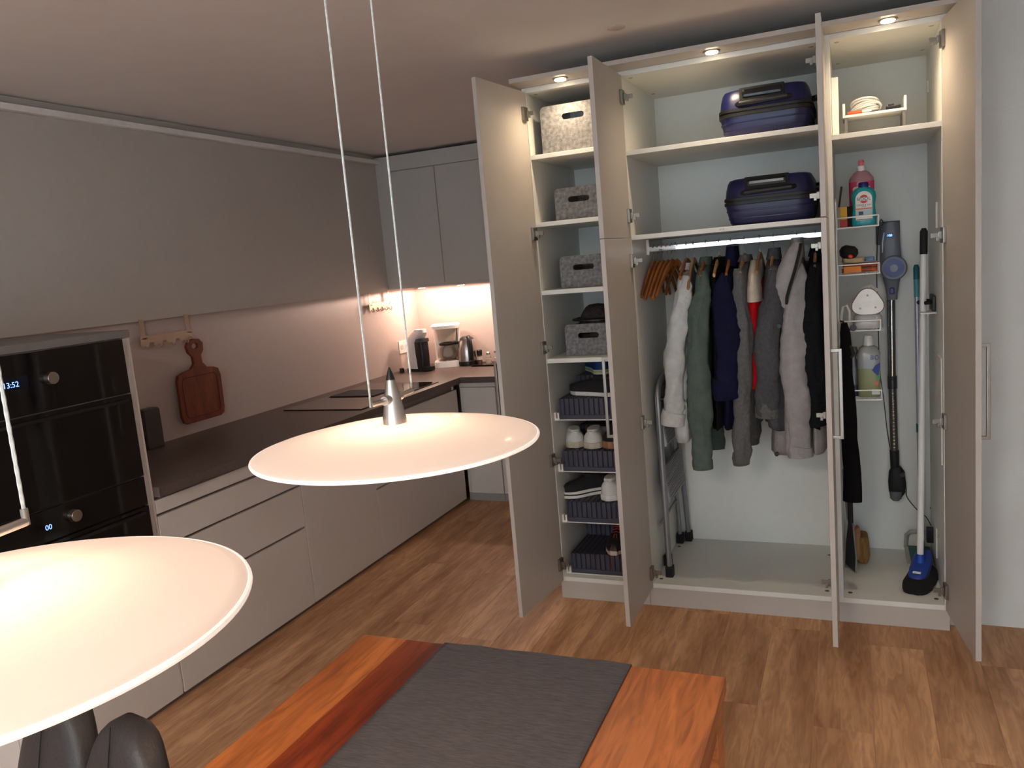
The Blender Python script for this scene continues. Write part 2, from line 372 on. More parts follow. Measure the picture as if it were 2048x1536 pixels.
# things on the worktop and left wall
kb = thing('knife_block', 'dark grey upright block on the worktop right behind the oven housing', 'block', (-1.85, -.60, zt1), world=True)
box('body', mat('dark_block', (62, 60, 58), .5), (-1.905, -1.845, -.685, -.585, zt1, zt1 + .195), kb, .004)
box('top', mat('block_top', (84, 82, 80), .5), (-1.90, -1.85, -.68, -.59, zt1 + .195, zt1 + .2), kb, .001)
def hook_rack(y0, y1, zb, lab, metal, nh):
    h = thing('hook_rack', lab, 'hook rack', (-1.885, (y0 + y1) / 2, zb), group='over-panel hook racks', world=True)
    n = nh * 2; pr = [(y0, zb + .065), (y1, zb + .065), (y1, zb + .022)]
    P = [(y1 + 0, zb + .06), (y0, zb + .06), (y0, zb + .012)]
    for i in range(nh):
        a = y0 + (y1 - y0) * (i + .12) / nh; b = y0 + (y1 - y0) * (i + .62) / nh; c = y0 + (y1 - y0) * (i + .97) / nh
        P += [(a, zb), (b - .01, zb + .004), (b, zb + .026), (c - .006, zb + .026), (c, zb + .012)]
    P += [(y1, zb + .02)]
    B().plate(P, (), .003, lambda u, v, d: (-1.886 - .003 + d, u, v)).obj('plate', metal, h)
    for y in (y0 + .012, y1 - .034):
        B().box(-1.8945, -1.892, y, y + .028, zb + .05, 1.545).box(-1.8945, -1.886, y, y + .028, zb + .045, zb + .05).obj('strap', metal, h)
    for i in range(nh):
        a = y0 + (y1 - y0) * (i + .3) / nh
        B().tube([(-1.886, a, zb + .012), (-1.875, a, zb - .002), (-1.862, a, zb + .0), (-1.858, a, zb + .014)], .003, 6).obj('hook', metal, h, True)
    return h
RACKM = mat('rack_metal', (190, 168, 150), .45, .5)  # tan cast of the warm light put into the metal colour
hook_rack(-.60, -.255, 1.40, 'brushed metal hook rack on the wall panel, holding the wooden board', RACKM, 4)
hook_rack(1.49, 1.80, 1.40, 'pale metal hook rack on the wall panel in the lit kitchen corner', RACKM, 5)
cbd = thing('cutting_board', 'reddish-brown wooden cutting board with a handle hanging from the hook rack', 'cutting board', (-1.868, -.27, .975), world=True)
def bz(cy, z): return cy, z
ol = []
y0, y1, zb, zs = -.425, -.115, .972, 1.245
ol += [(y0 + .03, zb), (y1 - .035, zb), (y1 - .008, zb + .012), (y1, zb + .045), (y1 + .004, zs - .05), (y1 - .008, zs - .012), (y1 - .04, zs)]
ol += [(-.205, zs + .008), (-.232, zs + .035), (-.236, zs + .075), (-.215, zs + .10), (-.212, zs + .14), (-.235, zs + .162), (-.275, zs + .168), (-.315, zs + .158), (-.332, zs + .13), (-.322, zs + .095), (-.298, zs + .072), (-.296, zs + .035), (-.32, zs + .01), (y0 + .045, zs), (y0 + .01, zs - .014), (y0, zs - .045), (y0 - .002, zb + .04), (y0 + .008, zb + .01)]
hole = [(-.272 + .022 * math.cos(a), zs + .128 + .015 * math.sin(a)) for a in [2 * PI * j / 16 for j in range(16)]]
B().plate(ol, [hole], .018, lambda u, v, d: (-1.882 + d, u, v)).obj('board', BOARDW, cbd, bevel=.003)
B().tube([(-1.864, u, v) for u, v in rrect(y0 + .028, y1 - .028, zb + .03, zs - .03, .03, 4)], .0025, 6, closed=True).obj('juice_groove', mat('groove', (96, 44, 22), .6), cbd, True)
sk = thing('wall_socket', 'white double wall socket behind the coffee machine', 'socket', (XW, 1.97, 1.085), world=True)
box('frame', WPLAST, (XW, XW + .008, 1.90, 2.06, 1.035, 1.135), sk, .002)
for y in (1.94, 2.02): B().cyl((XW + .008, y, 1.085), (XW + .0095, y, 1.085), .021, n=20).obj('outlet', mat('socket_hole', (196, 192, 188), .5), sk, True)
zt = zt1
# capsule coffee machine
cm = thing('capsule_coffee_machine', 'white and black rounded capsule coffee machine in the kitchen corner', 'coffee machine', (-1.735, 1.87, zt), rz=1.2)
rs = []
for t in range(13):
    a = t / 12; z = .02 + .3 * a
    yb_, yf = .085, -.05 + .03 * math.sin(a * PI)
    if a > .7: k = (a - .7) / .3; yf = -.02 - .085 * math.sin(k * PI * .62); yb_ = .085 - .09 * k ** 2.2
    wd = .058 * (1 - max(0, a - .75) * 1.9)
    rs.append(superring(0, (yb_ + yf) / 2, z, wd, (yb_ - yf) / 2, 3, 28))
B().rings(rs).obj('body', WPLAST, cm, True)
B().rings([superring(0, -.045, .02 + .205 * i / 8, .048 - .004 * math.sin(i / 8 * PI), .045 + .008 * math.sin(i / 8 * PI), 3, 28) for i in range(9)]).obj('front_cover', BLACK, cm, True)
B().rings([superring(0, -.055, .225, .05, .05, 3, 28), superring(0, -.06, .25, .045, .045, 3, 28)]).obj('head', DGREY, cm, True)
B().rings([superring(0, 0.01, .0, .066, .10, 3, 28), superring(0, .01, .02, .064, .098, 3, 28)]).obj('base', BLACK, cm, True)
B().rings([superring(0, -.10, .006, .05, .045, 3, 28), superring(0, -.10, .035, .05, .045, 3, 28)]).obj('drip_tray', BLACK, cm, True)
B().tube([(-.03, -.03 + .02 * math.sin(a), .31 + 0 * a) for a in (0, .5, 1)] + [(.03, -.02, .31)], .004, 6).obj('lever', DGREY, cm, True)
pg = tag(B().lathe([(.018, 0), (.018, .03), (.012, .034)], (-1.85, 1.79, zt), 16).obj('power_plug', BLACK, smooth=True), 'small black power plug lying beside the capsule coffee machine', 'plug')
# filter coffee maker
fm = thing('filter_coffee_maker', 'white filter coffee maker with a glass jug, between capsule machine and kettle', 'coffee maker', (-1.595, 2.09, zt), rz=.42)
B().rings([superring(0, -.01, 0, .112, .10, 5, 32), superring(0, -.01, .045, .106, .095, 5, 32)]).obj('base', WPLAST, fm, True)
B().rings([superring(0, .075, .04, .10, .03, 6, 28), superring(0, .075, .30, .10, .03, 6, 28)]).obj('column', WPLAST, fm, True)
B().rings([superring(0, .0, .30, .112, .10, 5, 32), superring(0, .0, .325, .115, .104, 5, 32), superring(0, 0, .335, .10, .09, 5, 32)]).obj('lid', WPLAST, fm, True)
B().rings([superring(0, .02, .195, .07, .05, 6, 32), superring(0, .015, .30, .088, .06, 6, 32)]).obj('filter_holder', mat('cream_plastic', (206, 186, 166), .4), fm, True)
box('side_arm', WPLAST, (.09, .108, .0, .06, .04, .30), fm, .003)
JUG = mat('jug_glass', (235, 228, 222), .03, trans=1, var=0, ior=1.3)
B().lathe([(.06, .052), (.078, .075), (.08, .10), (.07, .15), (.058, .17), (.056, .17), (.067, .149), (.077, .10), (.075, .077), (.058, .055), (0, .055)], (0, -.02, 0), 32, cap=False).obj('jug', JUG, fm, True)
B().lathe([(.06, .168), (.062, .182), (.02, .19), (0, .19)], (0, -.02, 0), 28, cap=False).obj('jug_lid', BLACK, fm, True)
B().tube([(.055, -.03, .178), (.095, -.045, .18), (.112, -.055, .15), (.108, -.055, .10), (.083, -.04, .075)], .011, 8).obj('jug_handle', BLACK, fm, True)
B().lathe([(.073, .046), (.073, .052), (0, .052)], (0, -.02, 0), 28, cap=False).obj('hot_plate', STEEL, fm, True)
# kettle
kt = thing('kettle', 'brushed steel electric kettle with black handle and base', 'kettle', (-1.425, 2.10, zt), rz=.75)
B().lathe([(.082, .035), (.083, .06), (.078, .12), (.066, .18), (.054, .205)], n=40).obj('body', STEEL, kt, True)
B().lathe([(.084, 0), (.086, .02), (.083, .036)], n=40).obj('base', BLACK, kt, True)
B().lathe([(.056, .203), (.05, .215), (.03, .226), (0, .23)], n=40, cap=False).obj('lid', DGREY, kt, True)
B().tube([(0, -.035, .215), (0, -.06, .225), (.0, -.088, .20), (0, -.098, .15), (0, -.098, .09), (0, -.085, .05)], .015, 10).obj('handle', BLACK, kt, True)
B().rings([superring(0, -.078, .04, .022, .012, 3, 16), superring(0, -.062, .2, .018, .012, 3, 16)]).obj('handle_back', DGREY, kt, True)
# cruet tray
ct = B().rings([superring(-1.235, 2.07, zt, .115, .09, 8, 32), superring(-1.235, 2.07, zt + .004, .115, .09, 8, 32), superring(-1.235, 2.07, zt + .012, .125, .10, 8, 32), superring(-1.235, 2.07, zt + .012, .121, .096, 8, 32), superring(-1.235, 2.07, zt + .005, .112, .087, 8, 32)]).obj('tray', mat('dark_tray', (70, 62, 58), .25, .6), smooth=True)
tag(ct, 'thin dark metal tray holding the salt, pepper and sugar jars', 'tray')
zz = zt + .0055
pm_ = thing('pepper_mill', 'glass pepper grinder with black cap on the dark tray', 'pepper mill', (-1.315, 2.08, zz))
B().lathe([(.019, 0), (.02, .02), (.015, .035), (.02, .05), (.02, .075)], n=20).obj('jar', mat('pepper_glass', (120, 90, 74), .1, trans=.4), pm_, True)
B().lathe([(.0205, .035), (.0205, .062)], n=20, cap=False).obj('label_band', mat('paper', (222, 210, 200), .7), pm_, True)
B().lathe([(.022, .075), (.022, .108), (.018, .112)], n=20).obj('cap', BLACK, pm_, True)
JARG = mat('thin_jar_glass', (240, 236, 232), .04, trans=.85, var=0, ior=1.2)
st = thing('salt_shaker', 'glass salt shaker with a metal top, middle jar on the dark tray', 'salt shaker', (-1.245, 2.09, zz))
B().lathe([(.023, 0), (.025, .03), (.019, .062), (.014, .075)], n=20).obj('jar', JARG, st, True)
B().lathe([(.021, .002), (.022, .04), (0, .042)], n=20, cap=False).obj('salt', mat('salt', (240, 226, 214), .9), st, True)
B().lathe([(.016, .074), (.016, .086), (.01, .093)], n=20).obj('lid', STEEL, st, True)
su = thing('sugar_dispenser', 'glass sugar dispenser with a metal spout beside the wardrobe door', 'sugar dispenser', (-1.165, 2.10, zz))
B().lathe([(.03, 0), (.032, .03), (.03, .085)], n=20).obj('jar', JARG, su, True)
B().lathe([(.028, .002), (.029, .045), (0, .05)], n=20, cap=False).obj('sugar', mat('salt', (240, 226, 214), .9), su, True)
B().lathe([(.032, .085), (.032, .098), (.008, .106), (.006, .135)], n=20).obj('spout', STEEL, su, True)

# ------------------------------------------------------------------ pendants, table, runner, chairs
OPAL = bpy.data.materials.new('opal_glass'); OPAL.use_nodes = True
nt = OPAL.node_tree; N = nt.nodes; L = nt.links; N.remove(N['Principled BSDF'])
tr = N.new('ShaderNodeBsdfTranslucent'); tr.inputs[0].default_value = (.97, .90, .84, 1)
df = N.new('ShaderNodeBsdfDiffuse'); df.inputs[0].default_value = (.74, .68, .64, 1)
gl = N.new('ShaderNodeBsdfGlossy'); gl.inputs['Roughness'].default_value = .12
m1 = N.new('ShaderNodeMixShader'); m1.inputs[0].default_value = .45; L.new(tr.outputs[0], m1.inputs[1]); L.new(df.outputs[0], m1.inputs[2])
nz = N.new('ShaderNodeTexNoise'); nz.inputs['Scale'].default_value = 20
m2 = N.new('ShaderNodeMixShader'); m2.inputs[0].default_value = .05; L.new(m1.outputs[0], m2.inputs[1]); L.new(gl.outputs[0], m2.inputs[2])
em = N.new('ShaderNodeEmission'); em.inputs[0].default_value = (1, .84, .72, 1); em.inputs[1].default_value = .11   # the opal glass glows all over
ad = N.new('ShaderNodeAddShader'); L.new(m2.outputs[0], ad.inputs[0]); L.new(em.outputs[0], ad.inputs[1])
L.new(ad.outputs[0], N['Material Output'].inputs[0])
CABLE = mat('silver_cord', (200, 206, 206), .45, .3, var=.15, scale=200)
def pendant(x, y, label):
    p = thing('pendant_lamp', label, 'lamp', (x, y, 1.385), group='disc pendants over the table')
    n = 96; Rr = .236
    prof_t = [(.0001, .031), (.03, .0305), (.08, .027), (.14, .019), (.19, .009), (.222, .002), (Rr, -.003)]
    prof_b = [(Rr + .001, -.007), (Rr - .004, -.008), (.22, -.002), (.19, .005), (.14, .015), (.08, .023), (.03, .0265), (.0001, .027)]
    B().lathe(prof_t + prof_b, n=n, cap=False).obj('glass_disc', OPAL, p, True, ang=60)
    B().tube([(Rr * math.cos(a), Rr * math.sin(a), -.0055) for a in [2 * PI * j / n for j in range(n)]], .0032, 8, closed=True).obj('rim', mat('rim_glass', (240, 232, 226), .2, emit=(255, 236, 220), estr=.35), p, True)
    c = B().lathe([(.0205, .029), (.0195, .04), (.0125, .08), (.0075, .104)], n=32).obj('cone', STEEL, p, True)
    B().lathe([(.0078, .103), (.0055, .112), (.0012, .124)], n=20).obj('tip', BLACK, c, True)
    for s in (-1, 1):
        B().cyl((0, s * .004, .072), (0, s * .026, .072), .0075, n=16).cyl((0, s * .026, .072), (0, s * .066, .0735), .0045, n=14).obj('arm', STEEL, p, True)
        B().cyl((0, s * .066, .070), (0, s * .066, .086), .0035, n=12).obj('clamp', NICKEL, p, True)
        k = 160; z1 = ZC - 1.385
        B().tube([(0, s * .066, .076 + (z1 - .076) * i / k) for i in range(k + 1)], [.0017 + .00035 * (i % 2) for i in range(k + 1)], 6).obj('cable', CABLE, p, True)
    B().lathe([(.05, z1 - .02), (.055, z1)], n=32).obj('ceiling_rose', WPLAST, p, True)
    bl = B().lathe([(.016, .024), (.018, .0), (.012, -.006), (0, -.008)], n=24, cap=False).obj('bulb', mat('bulb', (255, 240, 220), .5, emit=(255, 214, 168), estr=5), p, True)
    light('pendant_glow', 'POINT', (0, 0, -.022), 2.3, (1.0, .70, .47), parent=p, shadow_soft_size=.022)
    return p
pendant(.66, -2.43, 'white glass disc pendant lamp hanging in front of the hob')
pendant(.64, -3.135, 'white glass disc pendant lamp at the left edge, nearest the viewer')

TZ = .75
tb = thing('dining_table', 'solid orange-brown wooden dining table with square corner legs', 'table', (.645, -2.75, 0), world=True)
ys, ye = -3.60, -1.93
xs = [.19, .315, .49, .60, .70, .88, 1.10]
for i in range(6):
    B().box(xs[i] + .0003, xs[i + 1] - .0003, ys, ye, TZ - .032, TZ, .0012).obj('board', [TABLEW, TABLER, TABLEW, TABLER, TABLER, TABLEW][i], tb)
for x in (.20, 1.02):
    for y in (ys + .01, ye - .08): box('leg', TABLEW, (x, x + .07, y, y + .07, 0, TZ - .0325), tb, .002)
for x in (.212, 1.066): box('apron', TABLER, (x, x + .022, ys + .08, ye - .08, TZ - .10, TZ - .0325), tb, .001)
for y in (ys + .03, ye - .052): box('apron', TABLER, (.27, 1.02, y, y + .022, TZ - .10, TZ - .0325), tb, .001)
rn = B()
pr = [(ye - .0, TZ - .16), (ye + .0035, TZ - .15), (ye + .004, TZ - .003), (ye + .002, TZ + .0018), (ye - .01, TZ + .0022)] + [(ye - .05 - .1 * i, TZ + .0022) for i in range(16)]
xr = [.423 + .47 * i / 30 for i in range(31)]
rn.rings([[(x, y + .0015 * math.sin(x * 40), z + .0004 * math.sin(x * 60 + y * 9)) for x in xr] for y, z in pr], closed=False)
rno = rn.obj('table_runner', RUNNER, smooth=True); md = rno.modifiers.new('thick', 'SOLIDIFY'); md.thickness = .0018; md.offset = 1
tag(rno, 'charcoal grey woven table runner lying along the wooden table', 'table runner')
def chair(x, y, rz, label):
    c = thing('dining_chair', label, 'chair', (x, y, 0), rz, 'dark leather chairs at the table')
    # local: faces +X ; back at x=0
    B().rings([superring(.26, 0, z, .23 * k, .22 * k, 5, 36) for z, k in ((.41, .93), (.42, 1), (.47, 1), (.49, .93))]).obj('seat', LEATHER, c, True)
    for s in (-1, 1):
        rs = []
        for i in range(31):
            a = i / 30; z = .40 + .455 * a
            wy = .152 * math.sqrt(max(.02, 1 - max(0, (a - .3) / .705) ** 2.1)); th = .05 * (1 - .25 * a) * math.sqrt(max(.04, 1 - max(0, (a - .9) / .105) ** 2))
            rs.append(superring(.0 - .09 * a, s * .130 + 0, z, th, wy, 3.2, 40))
        B().rings(rs).obj('back_cushion', LEATHER, c, True, ang=80)
        B().tube([(.052 - .09 * a - .012 * a, s * .130, .42 + .435 * a) for a in [i / 10 for i in range(11)]], .0016, 6).obj('seam', mat('seam', (18, 18, 20), .6), c, True)
    for sx, sy in ((.06, 1), (.06, -1), (.45, 1), (.45, -1)):
        B().cyl((sx, sy * .18, 0), (sx, sy * .18, .42), .013, n=14).obj('leg', STEEL, c, True)
    return c
chair(-.09, -2.595, -1.78, 'dark grey leather chair standing beside the left edge of the wooden table')

# ------------------------------------------------------------------ wardrobe
ZT, ZB, DEP = 2.438, .09, .65
hm = B().box(0, .012, -.022, .022, -.03, .03, .002).box(.012, .024, -.006, .006, -.014, .014, .002).box(.02, .05, .0, .008, -.009, .009, .001).box(.024, .034, -.012, .0, -.02, -.006, .001)
hinge0 = hm.obj('hinge', NICKEL); HM = hinge0.data; bpy.data.objects.remove(hinge0)
def handle(p, u, z0, z1, s):
    pts = [(u, 0, z0), (u, s * .033, z0), (u, s * .033, z1), (u, 0, z1)]
    b = B()
    b.box(u - .006, u + .006, min(0, s * .039), max(0, s * .039), z0 - .006, z0 + .006, .002)
    b.box(u - .006, u + .006, min(0, s * .039), max(0, s * .039), z1 - .006, z1 + .006, .002)
    b.box(u - .006, u + .006, min(s * .027, s * .039), max(s * .027, s * .039), z0, z1, .002)
    WOFF[p.name + '#'] = 1
    return b.obj('handle', HANDLE, p)
def door(cab, hx, side, theta, wd, z0, z1, hz, hnd=True, label=None):
    t = .019; a = -math.radians(theta) if side < 0 else PI + math.radians(theta)
    v0, v1 = (0, t) if side < 0 else (-t, 0)
    d = B().box(0.002, wd, v0, v1, z0, z1).obj('door', TAUPE, cab, loc=(hx, -.004, 0), rot=(0, 0, a), bevel=.0012, label=label)
    d.location.z = -WOFF[cab.name].z
    if hnd: handle(d, wd - .045, .915, 1.243, -1 if side < 0 else 1)
    for z in hz:
        h = bpy.data.objects.new('hinge', HM); COL.objects.link(h); h.parent = d
        # hinge: local x away from the inner face, towards the carcass
        if side < 0: h.location = (.03, t, z); h.rotation_euler = (0, 0, PI / 2)
        else: h.location = (.03, -t, z); h.rotation_euler = (0, 0, -PI / 2); h.scale = (1, -1, 1)
    return d
def carcass(name, label, x0, x1, shelves, t=.019):
    c = thing(name, label, 'wardrobe', ((x0 + x1) / 2, .3, 0), group='wardrobe units side by side', world=True)
    box('side_panel', WHITE, (x0, x0 + t, 0, DEP - .015, ZB, ZT), c)
    box('side_panel', WHITE, (x1 - t, x1, 0, DEP - .015, ZB, ZT), c)
    box('top_panel', WHITE, (x0 + t, x1 - t, 0, DEP - .015, ZT - .022, ZT), c)
    box('bottom_panel', WHITE, (x0 + t, x1 - t, 0, DEP - .015, ZB, ZB + .022), c)
    box('back_panel', WHITE, (x0, x1, DEP - .015, DEP, ZB, ZT), c, 0)
    box('plinth', TAUPE, (x0, x1, .004, .022, 0, ZB - .001), c)
    for z in shelves: box('shelf', WHITE, (x0 + t, x1 - t, 0.002, DEP - .015, z - .02, z), c)
    return c
LX0, LX1, CX1, RX1 = 0.004, .449, 1.284, 1.71
wl = carcass('wardrobe_unit', 'narrow left wardrobe unit with felt baskets and pull-out shoe trays', LX0, LX1, (2.141, 1.837, 1.522, 1.198))
wc = carcass('wardrobe_unit', 'wide middle wardrobe unit with suitcases above hanging clothes', LX1 + .001, CX1, (2.104, 1.738))
wr = carcass('wardrobe_unit', 'narrow right wardrobe unit holding cleaning tools', CX1 + .001, RX1, (2.056,))
door(wl, .003, -1, 95.5, .442, .095, 2.42, (2.32, 1.786, 1.258, .714, .19))
door(wc, .4505, -1, 90.2, .428, .095, 1.7255, (1.627, .897, .178))
door(wc, .4505, -1, 90.2, .428, 1.7285, 2.42, (2.324, 1.823), hnd=False)
door(wc, 1.2855, 1, 90.2, .428, .095, 1.7285, (1.627, .926, .19))
door(wc, 1.2855, 1, 90.2, .428, 1.7315, 2.42, (2.347, 1.826), hnd=False)
door(wr, 1.712, 1, 97.5, .432, .095, 2.42, (2.344, 1.628, .899, .191))
box('filler_panel', TAUPE, (1.711, 1.795, .06, .078, 0, ZC - .01), wr)
for x, y, z in ((.855, .006, 1.728), (.867, .006, 1.728)):
    B().cyl((x, .002, z), (x, -.004, z), .004, n=10).obj('door_catch', NICKEL, wc, True)
# small fittings in the top and bottom panels
for c, xs_ in ((wl, (.05, .40)), (wc, (.495, 1.235)), (wr, (1.33, 1.665))):
    for x in xs_:
        for y in (.06, .50):
            B().cyl((x, y, ZT - .022), (x, y, ZT - .0235), .009, n=14).obj('cam_cap', mat('cam_cap', (176, 168, 150), .5), c, True)
            B().cyl((x, y, ZB + .022), (x, y, ZB + .0232), .009, n=14).obj('cam_cap', mat('cam_cap_dark', (90, 84, 78), .5), c, True)
# clothes rail
box('rail_bracket', WPLAST, (.469, .482, .27, .30, 1.645, 1.717), wc, .002)
box('rail_bracket', WPLAST, (1.252, 1.265, .27, .30, 1.645, 1.717), wc, .002)
B().rings([[(x, .285 + q[0], 1.672 + q[1]) for q in superring(0, 0, 0, .0075, .0145, 6, 28)] for x in (.478, 1.256)]).obj('clothes_rail', CHROME, wc, True, label='flat chrome clothes rail')
# cornice with spots
co = thing('cornice', 'taupe cornice board projecting above the open wardrobe doors', 'cornice', (.9, -.07, ZT), world=True)
box('board', TAUPE, (0, 1.80, -.138, -.002, ZT, ZT + .019), co)
for x, lab in ((.215, 'round recessed spot over the left wardrobe unit'), (.864, 'round recessed spot over the middle wardrobe unit'), (1.51, 'round recessed spot over the right wardrobe unit')):
    p = thing('recessed_spot', lab, 'lamp', (x, -.07, ZT), group='recessed spots in the cornice', world=True)
    B().lathe([(.034, 0), (.034, -.003), (.026, -.005)], (x, -.07, ZT), 28).obj('ring', NICKEL, p, True)
    B().lathe([(.026, -.0045), (.024, -.009), (0, -.011)], (x, -.07, ZT), 28, cap=False).obj('lens', mat('spot_lens', (255, 250, 240), .4, emit=(255, 236, 204), estr=16), p, True)
    light('spot_beam', 'SPOT', (0, 0, -.016), 8.0, (1.0, .78, .52), parent=p, spot_size=2.75, spot_blend=.9, shadow_soft_size=.02)

# ------------------------------------------------------------------ felt baskets
def felt_basket(x0, x1, y0, y1, z0, h, label, sc):
    b = thing('felt_basket', label, 'basket', ((x0 + x1) / 2, y0, z0), group='grey felt baskets in the left unit', world=True)
    t = .007
    slot = rrect(sc - .052, sc + .052, z0 + h - .068, z0 + h - .042, .0129, 6)
    B().plate(rrect(x0, x1, z0, z0 + h, .022, 5, .004), [slot], t, lambda u, v, d: (u, y0 + d, v)).obj('front_panel', FELT, b)
    sl2 = rrect(sc - .052, sc + .052, z0 + h - .068, z0 + h - .042, .0129, 6)
    B().plate(rrect(x0, x1, z0, z0 + h, .022, 5, .004), [sl2], t, lambda u, v, d: (u, y1 - t + d, v)).obj('back_panel', FELT, b)
    for x in (x0, x1 - t):
        box('side_panel', FELT, (x, x + t, y0 + t, y1 - t, z0, z0 + h - .012), b, .001)
    box('bottom', FELT, (x0 + t, x1 - t, y0 + t, y1 - t, z0, z0 + t), b, 0)
felt_basket(.073, .405, .03, .42, 2.142, .208, 'tall grey felt basket on the top shelf, larger than the others', .228)
for z, lab in ((1.838, 'grey felt basket on the second shelf from the top'), (1.523, 'grey felt basket on the third shelf from the top'), (1.199, 'grey felt basket with a dark patterned hat sticking out')):
    felt_basket(.088, .352, .10, .44, z, .15, lab, .205)
ht = thing('hat', 'dark brown patterned woven hat sticking out of a felt basket', 'hat', (.205, .27, 1.207))
HATM = mat('dark_weave', (42, 34, 34), .6, var=.8, scale=60, bump=.5, bscale=120)
rs = []
for i in range(10):
    a = i / 9; rs.append([(x + .004 * noise.noise(Vector((x * 40, y * 40, a * 5))), y, z) for x, y, z in superring(0, 0, .0 + .225 * math.sin(a * PI / 2), .105 * math.cos(a * PI / 2 * .97) ** .7, .10 * math.cos(a * PI / 2 * .97) ** .7, 2.2, 28)])
B().rings(rs).obj('crown', HATM, ht, True)
B().lathe([(.10, .155), (.125, .15), (.125, .156), (.10, .162)], (0, 0, 0), 28, cap=False).obj('brim', BLACK, ht, True)

# ------------------------------------------------------------------ shoe trays
def corr(x0, x1, n, d0, d1):
    P = []
    for i in range(n):
        a = x0 + (x1 - x0) * i / n; w_ = (x1 - x0) / n
        P += [(a, d0), (a + w_ * .22, d0), (a + w_ * .3, d1), (a + w_ * .85, d1), (a + w_ * .98, d0)]
    return P + [(x1, d0)]
def shoe_tray(z, label):
    t = thing('shoe_tray', label, 'shoe tray', (.235, .05, z), group='pull-out shoe trays', world=True)
    x0, x1 = .052, .424; n = 15
    C = corr(x0, x1, n, .055, .047)
    F = corr(x0, x1, n, z + .094, z + .099)
    b = B()
    b.rings([[(x, y, zz) for x, y in C] for zz in (z + .022, z + .10)], closed=False, cap=False)
    b.obj('ribbed_front', TRAYP, t)
    b = B(); b.rings([[(x, y, zz) for x, zz in F] for y in (.055, .33)], closed=False, cap=False); b.obj('ribbed_deck', TRAYP, t)
    b = B(); b.rings([[(x, y + .28, zz) for x, y in C] for zz in (z + .09, z + .17)], closed=False, cap=False); b.obj('riser', TRAYP, t)
    box('rear_deck', TRAYP, (x0, x1, .335, .56, z + .162, z + .168), t, .001)
    box('lip', TRAYP, (x0 - .002, x1, .042, .056, z, z + .022), t, .002)
    for x in (x0 - .002, x1 - .004): box('side', TRAYP, (x, x + .005, .05, .56, z + .002, z + .1), t, .001)
    box('base_sheet', WPLAST, (x0 - .006, x1 + .002, .04, .56, z - .004, z), t, 0)
    B().box(.024, .034, .035, .06, z - .004, z + .036, .002).box(.034, .05, .036, .05, z - .004, z + .006, .001).box(.040, .048, .036, .05, z + .004, z + .034, .002).obj('slide_clip', WPLAST, t)
TZS = (.897, .640, .383, .118)
for z, l in zip(TZS, ('topmost ribbed slate-coloured shoe tray with black sneakers', 'second ribbed slate-coloured shoe tray with white canvas shoes', 'third ribbed slate-coloured shoe tray with a striped-sole sneaker', 'lowest ribbed slate-coloured shoe tray near the floor')): shoe_tray(z, l)

def shoe(loc, rz, label, upper, sole, lining=None, L_=.27, hs=.024, stripe=None, tilt=(0, 0), hh=.085, laces=None, mats=None):
    s = thing('shoe', label, 'shoe', loc, group='shoes on the trays', rot=(tilt[0], tilt[1], rz))
    def wd(a): return .047 * (1 - .16 * math.exp(-((a - .42) / .2) ** 2)) * (min(1, (a / .13 + .02)) ** .4) * (min(1, (1.02 - a) / .24) ** .5)
    st = [i / 14 for i in range(15)]
    b = B(); P = [(wd(a), a) for a in st]; out = [(w_, a * L_) for w_, a in P] + [(-w_, a * L_) for w_, a in reversed(P)]
    b.plate(out, (), hs, lambda u, v, d: (u * 1.06, v + (.0 if d else 0), d)); so = b.obj('sole', sole, s, bevel=.003)
    if stripe: 
        b = B(); b.plate(out, (), .006, lambda u, v, d: (u * 1.085, v * 1.006 - .001, hs * .45 + d)); b.obj('sole_stripe', stripe, so)
    rs = []
    for a in st[:-1] + [.985]:
        h = hh * (1 - .12 * math.sin(min(1, a / .3) * PI)) if a < .38 else hh * (1 - ((a - .38) / .62) ** .9 * .58)
        w_ = max(.008, wd(a)); r = []
        for j in range(13):
            t = PI * j / 12; c = math.cos(t); k = math.sin(t) ** .55
            pin = 1 - (.42 if a < .5 else .42 * max(0, 1 - (a - .5) / .3)) * k ** 3
            r.append((w_ * math.copysign(abs(c) ** .6, c) * pin, a * L_ + .004, hs - .002 + h * k * (1 if a > .03 else .92)))
        rs.append(r)
    b = B(); b.rings(rs, closed=False)
    b.bm.faces.new([v for v in b.bm.verts][:13]); b.obj('upper', upper, s, True, ang=70)
    B().rings([superring(0, .073, hs + hh * .83, .030, .06, 2.4, 20), superring(0, .073, hs + hh * .985, .027, .056, 2.4, 20)]).obj('collar', lining or upper, s, True)
    if laces:
        for i in range(4): B().tube([(-.022, .135 + i * .017, hs + hh * .9 - i * .009), (0, .137 + i * .017, hs + hh * 1.0 - i * .009), (.022, .135 + i * .017, hs + hh * .9 - i * .009)], .0025, 6).obj('lace', laces, s, True)
    return s
SBLK = mat('black_suede', (26, 26, 28), .85, var=.2); SWHT = mat('white_canvas', (214, 212, 208), .8); SSOL = mat('white_sole', (222, 220, 212), .6); SCRM = mat('cream_sole', (196, 184, 164), .6)
SRED = mat('red_mesh', (150, 32, 30), .6); SBRN = mat('tan_sole', (150, 106, 72), .6); SBLU = mat('blue_mesh', (26, 70, 120), .7); SYEL = mat('lime_trim', (170, 180, 40), .5)
d = .1005
shoe((.325, .11, TZS[0] + d), 1.25, 'black low sneaker with thin white sole, uppermost of the pair on the top tray', SBLK, SSOL, hs=.02, hh=.075, tilt=(0, .0))
shoe((.36, .23, TZS[0] + d), 1.5, 'black sneaker lying behind the uppermost one on the top tray', SBLK, SSOL, hs=.012, hh=.07)
shoe((.20, .345, TZS[0] + .1695), .55, 'blue and white running shoe with lime trim at the back of the top tray', SBLU, SSOL, SYEL, stripe=SYEL, hh=.08)
